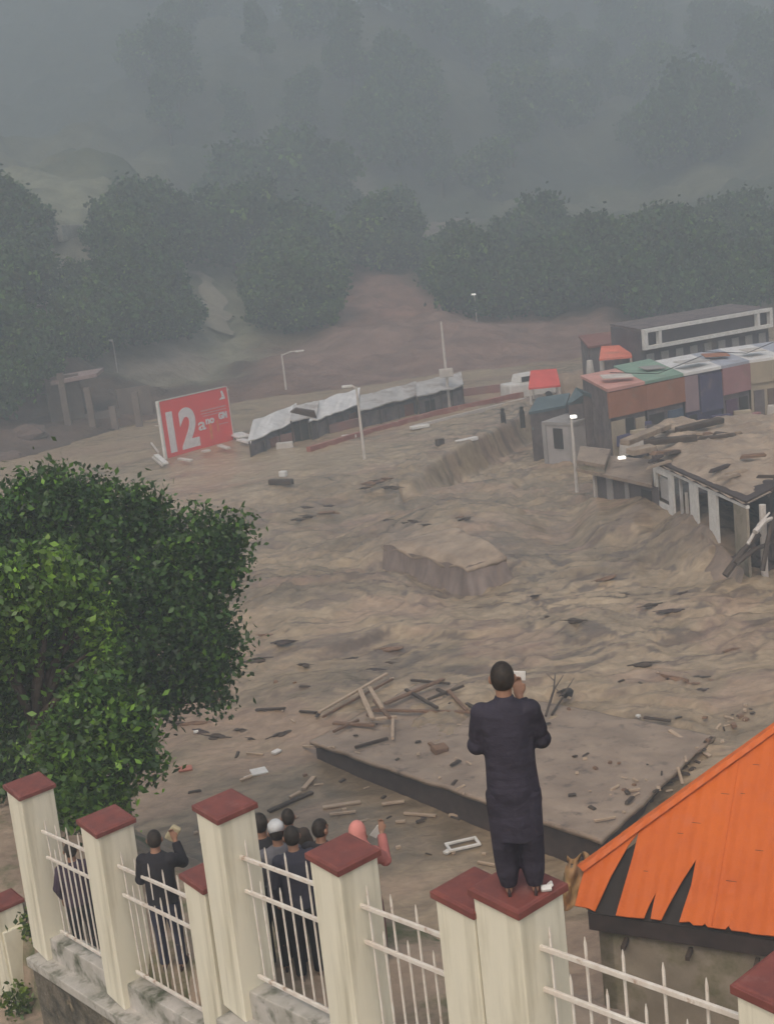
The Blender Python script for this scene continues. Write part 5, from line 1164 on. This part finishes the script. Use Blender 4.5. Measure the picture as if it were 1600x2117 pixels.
# collapsed dark sheet and timbers beside it
lead = Vector((0, 0, 0))
def P_at(px, py, y): return aty(px, py, y)
t = thing('collapsed_wall', 'dark collapsed wall and roof wreckage right of the white house', 'wreckage', (12, 38, 0))
m = MB(); pA, pB, pC, pD = atz(1495, 1195, .1), atz(1640, 1200, .2), P_at(1640, 1050, 41), P_at(1565, 1105, 40)
nn = 10; vs = []; fs = []; rr = random.Random(2)
for j in range(nn + 1):
    for i in range(nn + 1):
        u, v = i / nn, j / nn; q = pA.lerp(pB, u).lerp(pD.lerp(pC, u), v); q.z += rr.uniform(-.22, .22); q.y += rr.uniform(-.2, .2); vs.append(q)
for j in range(nn):
    for i in range(nn): fs.append((j * (nn + 1) + i, j * (nn + 1) + i + 1, (j + 1) * (nn + 1) + i + 1, (j + 1) * (nn + 1) + i))
m.add(vs, fs); o = m.build('broken_slab', M['slabedge'], t, world=True); md = o.modifiers.new('s', 'SOLIDIFY'); md.thickness = .25
for a, b, r_, m_ in (((1498, 1190), (1570, 1105), .12, M['wooddark']), ((1560, 1100), (1598, 1070), .10, M['offwhite']), ((1545, 1125), (1590, 1060), .06, M['offwhite']), ((1520, 1165), (1600, 1120), .1, M['wooddark']), ((1575, 1180), (1600, 1060), .09, M['wooddark'])):
    A_, B_ = P_at(*a, 38.6), P_at(*b, 39.2); m = MB(); m.tube([A_, A_.lerp(B_, .5) + Vector((0, 0, .12)), B_], [r_, r_ * .9, r_ * .6], n=6); m.build('timber', m_, t, world=True)
# wing
Q = [atz(1190, 968, 2.3), atz(1347, 1002, 2.3), atz(1352, 950, 2.45), atz(1216, 938, 2.45)]
wg = thing('low_building', 'low flooded building with muddy flat roof left of the white house', 'building', (Q[0].x, Q[0].y, 0))
m = MB(); m.slab(Q, .14); m.build('roof', M['cement'], wg, world=True)
m = MB(); d_ = (Q[1] - Q[0]).normalized(); wnn = Vector((-d_.y, d_.x, 0)); wnn = wnn if wnn.y > 0 else -wnn
A_, B_ = Q[0] + wnn * .5 + d_ * .7, Q[1] + wnn * .3; prism(m, ccw([Vector((p.x, p.y, 2.1)) for p in (A_, B_, Q[2], Q[3] + d_ * .6)]), -.8); m.build('wall', col('dusky_wall', (.13, .105, .10)), wg, world=True)
facade(wg, A_, B_, 2.1, [(.0, .03, -.5, 2.08, M['offwhite'], 'pier', .12), (.2, .3, .3, 2.0, greyw, 'window', .04), (.5, .56, .2, 2.0, greyw, 'pier', .05), (.75, .9, .2, 1.9, dk, 'doorway', .03)])
Q2 = [atz(1192, 958, 2.55), atz(1250, 968, 2.55), atz(1262, 935, 2.6), atz(1200, 928, 2.6)]
t = quadhouse('broken parapet block on the muddy roof below the shop row', [p + Vector((0, 0, .15)) for p in Q2], 2.2, M['cement'], M['wallgrey'], 'roof_block', 'roof block')
for k, (a, b, w_3, lab) in enumerate([((1290, 915), (1378, 880), .45, 'long muddy roof beam slanting up on the flooded white house roof'), ((1330, 915), (1440, 905), .3, 'dark timber lying on the muddy roof of the white house'), ((1400, 890), (1490, 868), .4, 'dark torn sheet at the back of the muddy roof'), ((1300, 935), (1350, 925), .5, 'muddy plank pile at the left corner of the muddy roof')]):
    A_, B_ = atz(*a, 3.7), atz(*b, 3.7); c = (A_ + B_) / 2; dd = B_ - A_; o = MB().box((0, 0, 0), (dd.length, w_3, .25)).build('roof_beam', (M['mud'], M['wooddark'], M['wooddark'], M['mud'])[k], bevel=.04); o.location = c; o.rotation_euler = (.1, 0, math.atan2(dd.y, dd.x)); tag(o, lab, 'beam')
p = atz(1285, 951, 3.15); o = MB().box((0, 0, .1), (.32, .22, .12)).build('lamp_head', glowm, bevel=.04); o.location = p; tag(o, 'small bright white light on the low muddy roof left of the white house', 'lamp')

rq = random.Random(19)
for k in range(16):
    px, py = rq.uniform(1345, 1600), rq.uniform(885, 1000)
    if py > 955 + (px - 1348) * .36: continue
    p = atz(px, py, 3.5); o = MB().box((0, 0, 0), (rq.uniform(.4, 1.8), rq.uniform(.1, .35), .12), taper=.8).build('debris_board', rq.choice((M['wooddark'], M['woodbrown'], M['slabedge'], M['mud'])), bevel=.02)
    o.location = p; o.rotation_euler = (rq.uniform(-.2, .2), rq.uniform(-.15, .15), rq.uniform(-.5, 1.0)); tag(o, 'broken board half buried in the mud on the white house roof', 'board', 'boards in the mud on the white house roof')
# clutter along the shop fronts
for k in range(26):
    f = rq.uniform(.02, .98); c = F0.lerp(F4, f) - fn * rq.uniform(.25, 1.0); hh = rq.uniform(.3, 1.1); o = MB().box((0, 0, hh / 2), (rq.uniform(.4, 1.3), .35, hh), taper=rq.uniform(.8, 1)).build('goods_stack', rq.choice((beige, pinkw, M['wooddark'], M['offwhite'], sh, purple, brownf)), bevel=.04)
    o.location = (c.x, c.y, 1.1 + rq.uniform(0, .5)); o.rotation_euler = (0, 0, rq.uniform(-.4, .8)); tag(o, 'pile of goods in front of the row of shops on the right bank', 'goods', 'goods in front of the shops')
for k, (f, z_, w_, m_) in enumerate([(.10, 4.75, 1.6, M['offwhite']), (.33, 4.7, 1.2, greyw), (.52, 4.8, 2.0, M['tin']), (.70, 4.75, 1.4, brownf), (.88, 4.8, 1.2, M['offwhite'])]):
    c = F0.lerp(F4, f) + fn * (1.5 + k % 2); o = MB().box((0, 0, 0), (w_, .9, .06)).build('roof_sheet', m_, bevel=.03); o.location = (c.x, c.y, z_ + .1); o.rotation_euler = (.1, .05, .3 * (k % 3)); tag(o, ['loose off-white sheet on the pink shop roof', 'grey sheet lying on the green shop roof', 'tin sheet on the white roof of the purple shop', 'brown sheet on the pale blue shop roof', 'off-white sheet on the roof of the beige shop'][k], 'sheet')
for k, (f0, f1, zz) in enumerate([(0, .5, 5.4), (.5, 1, 5.6)]):
    A_, B_ = F0.lerp(F4, f0) - fn * .6, F0.lerp(F4, f1) - fn * .6; m = MB(); m.tube([Vector((A_.x, A_.y, zz)), (A_ + B_) / 2 + Vector((0, 0, zz - 4.5 - .5)), Vector((B_.x, B_.y, zz))], .02, n=4); o = m.build('wire', M['dark']); tag(o, ['drooping dark wire above the left half of the shop row', 'drooping dark wire above the right half of the shop row'][k], 'wire')

# ruined house behind the billboard
rb = aty(215, 930, 92); t = thing('ruined_house', 'brown roofless ruined house behind the billboard at the left', 'house', (rb.x, rb.y, 0))
RUB = col('ruin_plaster', (.19, .145, .12)); z0 = -.5
for (a, b, y_, hpx, m_) in (((120, 950), (190, 950), 90, 775, RUB), ((190, 950), (262, 948), 91, 850, RUB), ((262, 948), (330, 940), 93, 800, RUB)):
    A_, B_ = aty(*a, y_), aty(*b, y_ + 1.2); zt = aty((a[0] + b[0]) / 2, hpx, y_).z; c = (A_ + B_) / 2; d_ = B_ - A_; m = MB(); m.box((c.x, c.y, (zt + z0) / 2), (d_.length, .35, zt - z0), rot=Matrix.Rotation(math.atan2(d_.y, d_.x), 3, 'Z')); m.build('wall', m_, t, world=True)
for px, tp_ in ((155, 770), (205, 800), (250, 840), (300, 810)):
    A_ = aty(px, 950, 89.4); zt = aty(px - 18, tp_, 89.4).z; m = MB(); m.box((A_.x, A_.y, (zt + z0) / 2), (.45, .45, zt - z0)); m.build('column', RUB, t, world=True)
m = MB(); m.slab([aty(105, 790, 89), aty(200, 772, 90), aty(215, 760, 95), aty(120, 775, 95)], .25); m.build('broken_roof', col('ruin_pink', (.34, .24, .22)), t, world=True)
for px in (172, 228, 285):
    A_ = aty(px, 905, 89.2); m = MB(); m.box(A_, (.9, .08, 1.3)); m.build('window_opening', M['dark'], t, world=True)
for k, (px, py, s_) in enumerate([(60, 900, 1.4), (100, 830, 1.6), (20, 950, 1.2)]):
    p = onhill(px, py); o = MB().ell((0, 0, 0), (s_, s_ * .8, s_ * .5), n=10, m=7).build('earth_mound', cloth('dark_earth', (.15, .10, .08))); o.location = p
    for v in o.data.vertices: v.co *= 1 + random.uniform(-.18, .18)
    tag(o, 'brown heap of earth on the slope behind the billboard', 'earth mound', 'earth heaps behind the billboard')
# terrace walls on the pale slope
for k, (a, b) in enumerate([((60, 560), (110, 545)), ((130, 520), (215, 505)), ((150, 600), (230, 590)), ((70, 640), (150, 625)), ((100, 690), (140, 680))]):
    A_, B_ = onhill(*a), onhill(*b); B_.z = A_.z = (A_.z + B_.z) / 2; c = (A_ + B_) / 2; d_ = B_ - A_; o = MB().box((0, 0, 0), (d_.length, .6, 1.6)).build('terrace_wall', col('terrace_stone', (.42, .40, .33)), bevel=.1); o.location = (c.x, c.y, tz(c.x, c.y) + .3); o.rotation_euler = (0, 0, math.atan2(d_.y, d_.x)); tag(o, 'pale dry-stone terrace wall on the slope at the left', 'wall', 'terrace walls on the left slope')

# walls the flood pours over
t = thing('sunken_building', 'corner of a sunken building in midstream with muddy water on top of it', 'building', (BOX[1].x, BOX[1].y, 0))
bc = sum(BOX, Vector()) / 4; m = MB(); prism(m, ccw([bc + (p - bc) * .93 - Vector((0, 0, .15)) for p in BOX]), -1.6); m.build('wall', col('wet_grey_wall', (.17, .135, .125)), t, world=True)
def curtain(path_, outs, z_lo, parent, m_, seed, bulge=.7):
    nu, nv = 70, 14; vs = []; fs = []
    for i in range(nu + 1):
        f = i / nu * (len(path_) - 1); k = min(len(path_) - 2, int(f)); c = path_[k].lerp(path_[k + 1], f - k); o_ = outs[k].lerp(outs[k + 1], f - k) if k + 1 < len(outs) else outs[k]
        n1 = float(fbm(np.array([i * .16]), np.array([seed * 3.1]), 3, seed)[0]) - .5
        for j in range(nv + 1):
            v = j / nv; n2 = float(fbm(np.array([i * .25]), np.array([v * 2.5]), 4, seed + 5)[0]) - .5
            p = c + o_ * (bulge * (v ** 1.6) * (1 + .9 * n1) + .35 * n2 * v); p.z = c.z + (z_lo - c.z) * (v ** 1.15) + .22 * n1 * (1 - v); vs.append(p)
    for i in range(nu):
        for j in range(nv): a = i * (nv + 1) + j; fs.append((a, a + nv + 1, a + nv + 2, a + 1))
    m = MB(); m.add(vs, fs); return m.build('falling_water', m_, parent, world=True, smooth=True)
fw1 = mat('shaded_falling_mud', (.22, .165, .135), (.14, .105, .088), rough=.6, scale=1.2, stretch=(2.2, 2.2, .5), bump=.05, bscale=2)  # turbid water, with the shade of the drop face in its colour
o1 = Vector((-.8, -.6, 0)); o2 = Vector((0, -1, 0)); o3 = Vector((.75, -.65, 0))
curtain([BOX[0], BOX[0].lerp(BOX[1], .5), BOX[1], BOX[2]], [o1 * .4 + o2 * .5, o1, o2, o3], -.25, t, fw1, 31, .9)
n_ = 26; vs = []; fs = []
for j in range(n_ + 1):
    for i in range(n_ + 1):
        u, v = i / n_, j / n_; p = BOX[0].lerp(BOX[1], u).lerp(BOX[3].lerp(BOX[2], u), v); e = min(u, 1 - u, v * 1.2, (1 - v) * 3)
        p = bc + (p - bc) * 1.05; p.z += -.02 + .28 * min(1, e * 5) + .25 * (float(fbm(np.array([p.x * 1.1]), np.array([p.y * 1.1]), 4, 701)[0]) - .5) - .12 * max(0, 1 - e * 12) * (.5 + math.sin(u * 19)); vs.append(p)
for j in range(n_):
    for i in range(n_): fs.append((j * (n_ + 1) + i, j * (n_ + 1) + i + 1, (j + 1) * (n_ + 1) + i + 1, (j + 1) * (n_ + 1) + i))
m = MB(); m.add(vs, fs); o = m.build('mud_layer', M['mud'], t, world=True, smooth=True); md = o.modifiers.new('s', 'SOLIDIFY'); md.thickness = .2

t = thing('waterfall', 'brown water sheet pouring down in front of the breached white house', 'falling water', (W1.x - 1, W1.y, 0))
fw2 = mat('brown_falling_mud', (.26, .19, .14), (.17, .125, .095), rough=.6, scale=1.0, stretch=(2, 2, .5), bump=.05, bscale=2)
pts_ = [W0 + wd * (wL * f) - wn_ * .25 for f in (.30, .55, .80, 1.02)]
for p, z in zip(pts_, (1.1, 1.35, 1.25, .9)): p.z = z
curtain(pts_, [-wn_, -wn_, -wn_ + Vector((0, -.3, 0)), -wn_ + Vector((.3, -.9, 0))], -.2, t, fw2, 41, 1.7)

# ------------------------------------------------------------------ HAZE
hm_ = bpy.data.materials.new('haze_air'); hm_.use_nodes = True; N = hm_.node_tree.nodes; L = hm_.node_tree.links; N.remove(N['Principled BSDF'])
pv = N.new('ShaderNodeVolumePrincipled'); pv.inputs['Color'].default_value = (0.65, 0.735, 0.785, 1); pv.inputs['Density'].default_value = 0.0044; pv.inputs['Anisotropy'].default_value = 0.0
L.new(pv.outputs[0], N['Material Output'].inputs['Volume'])
ztop = max(float(TZ.max()) + 22, 230)
m = MB(); m.box((10, 290, (ztop - 10) / 2), (760, 720, ztop + 10)); hz_ = m.build('haze', hm_); hz_['kind'] = 'stuff'
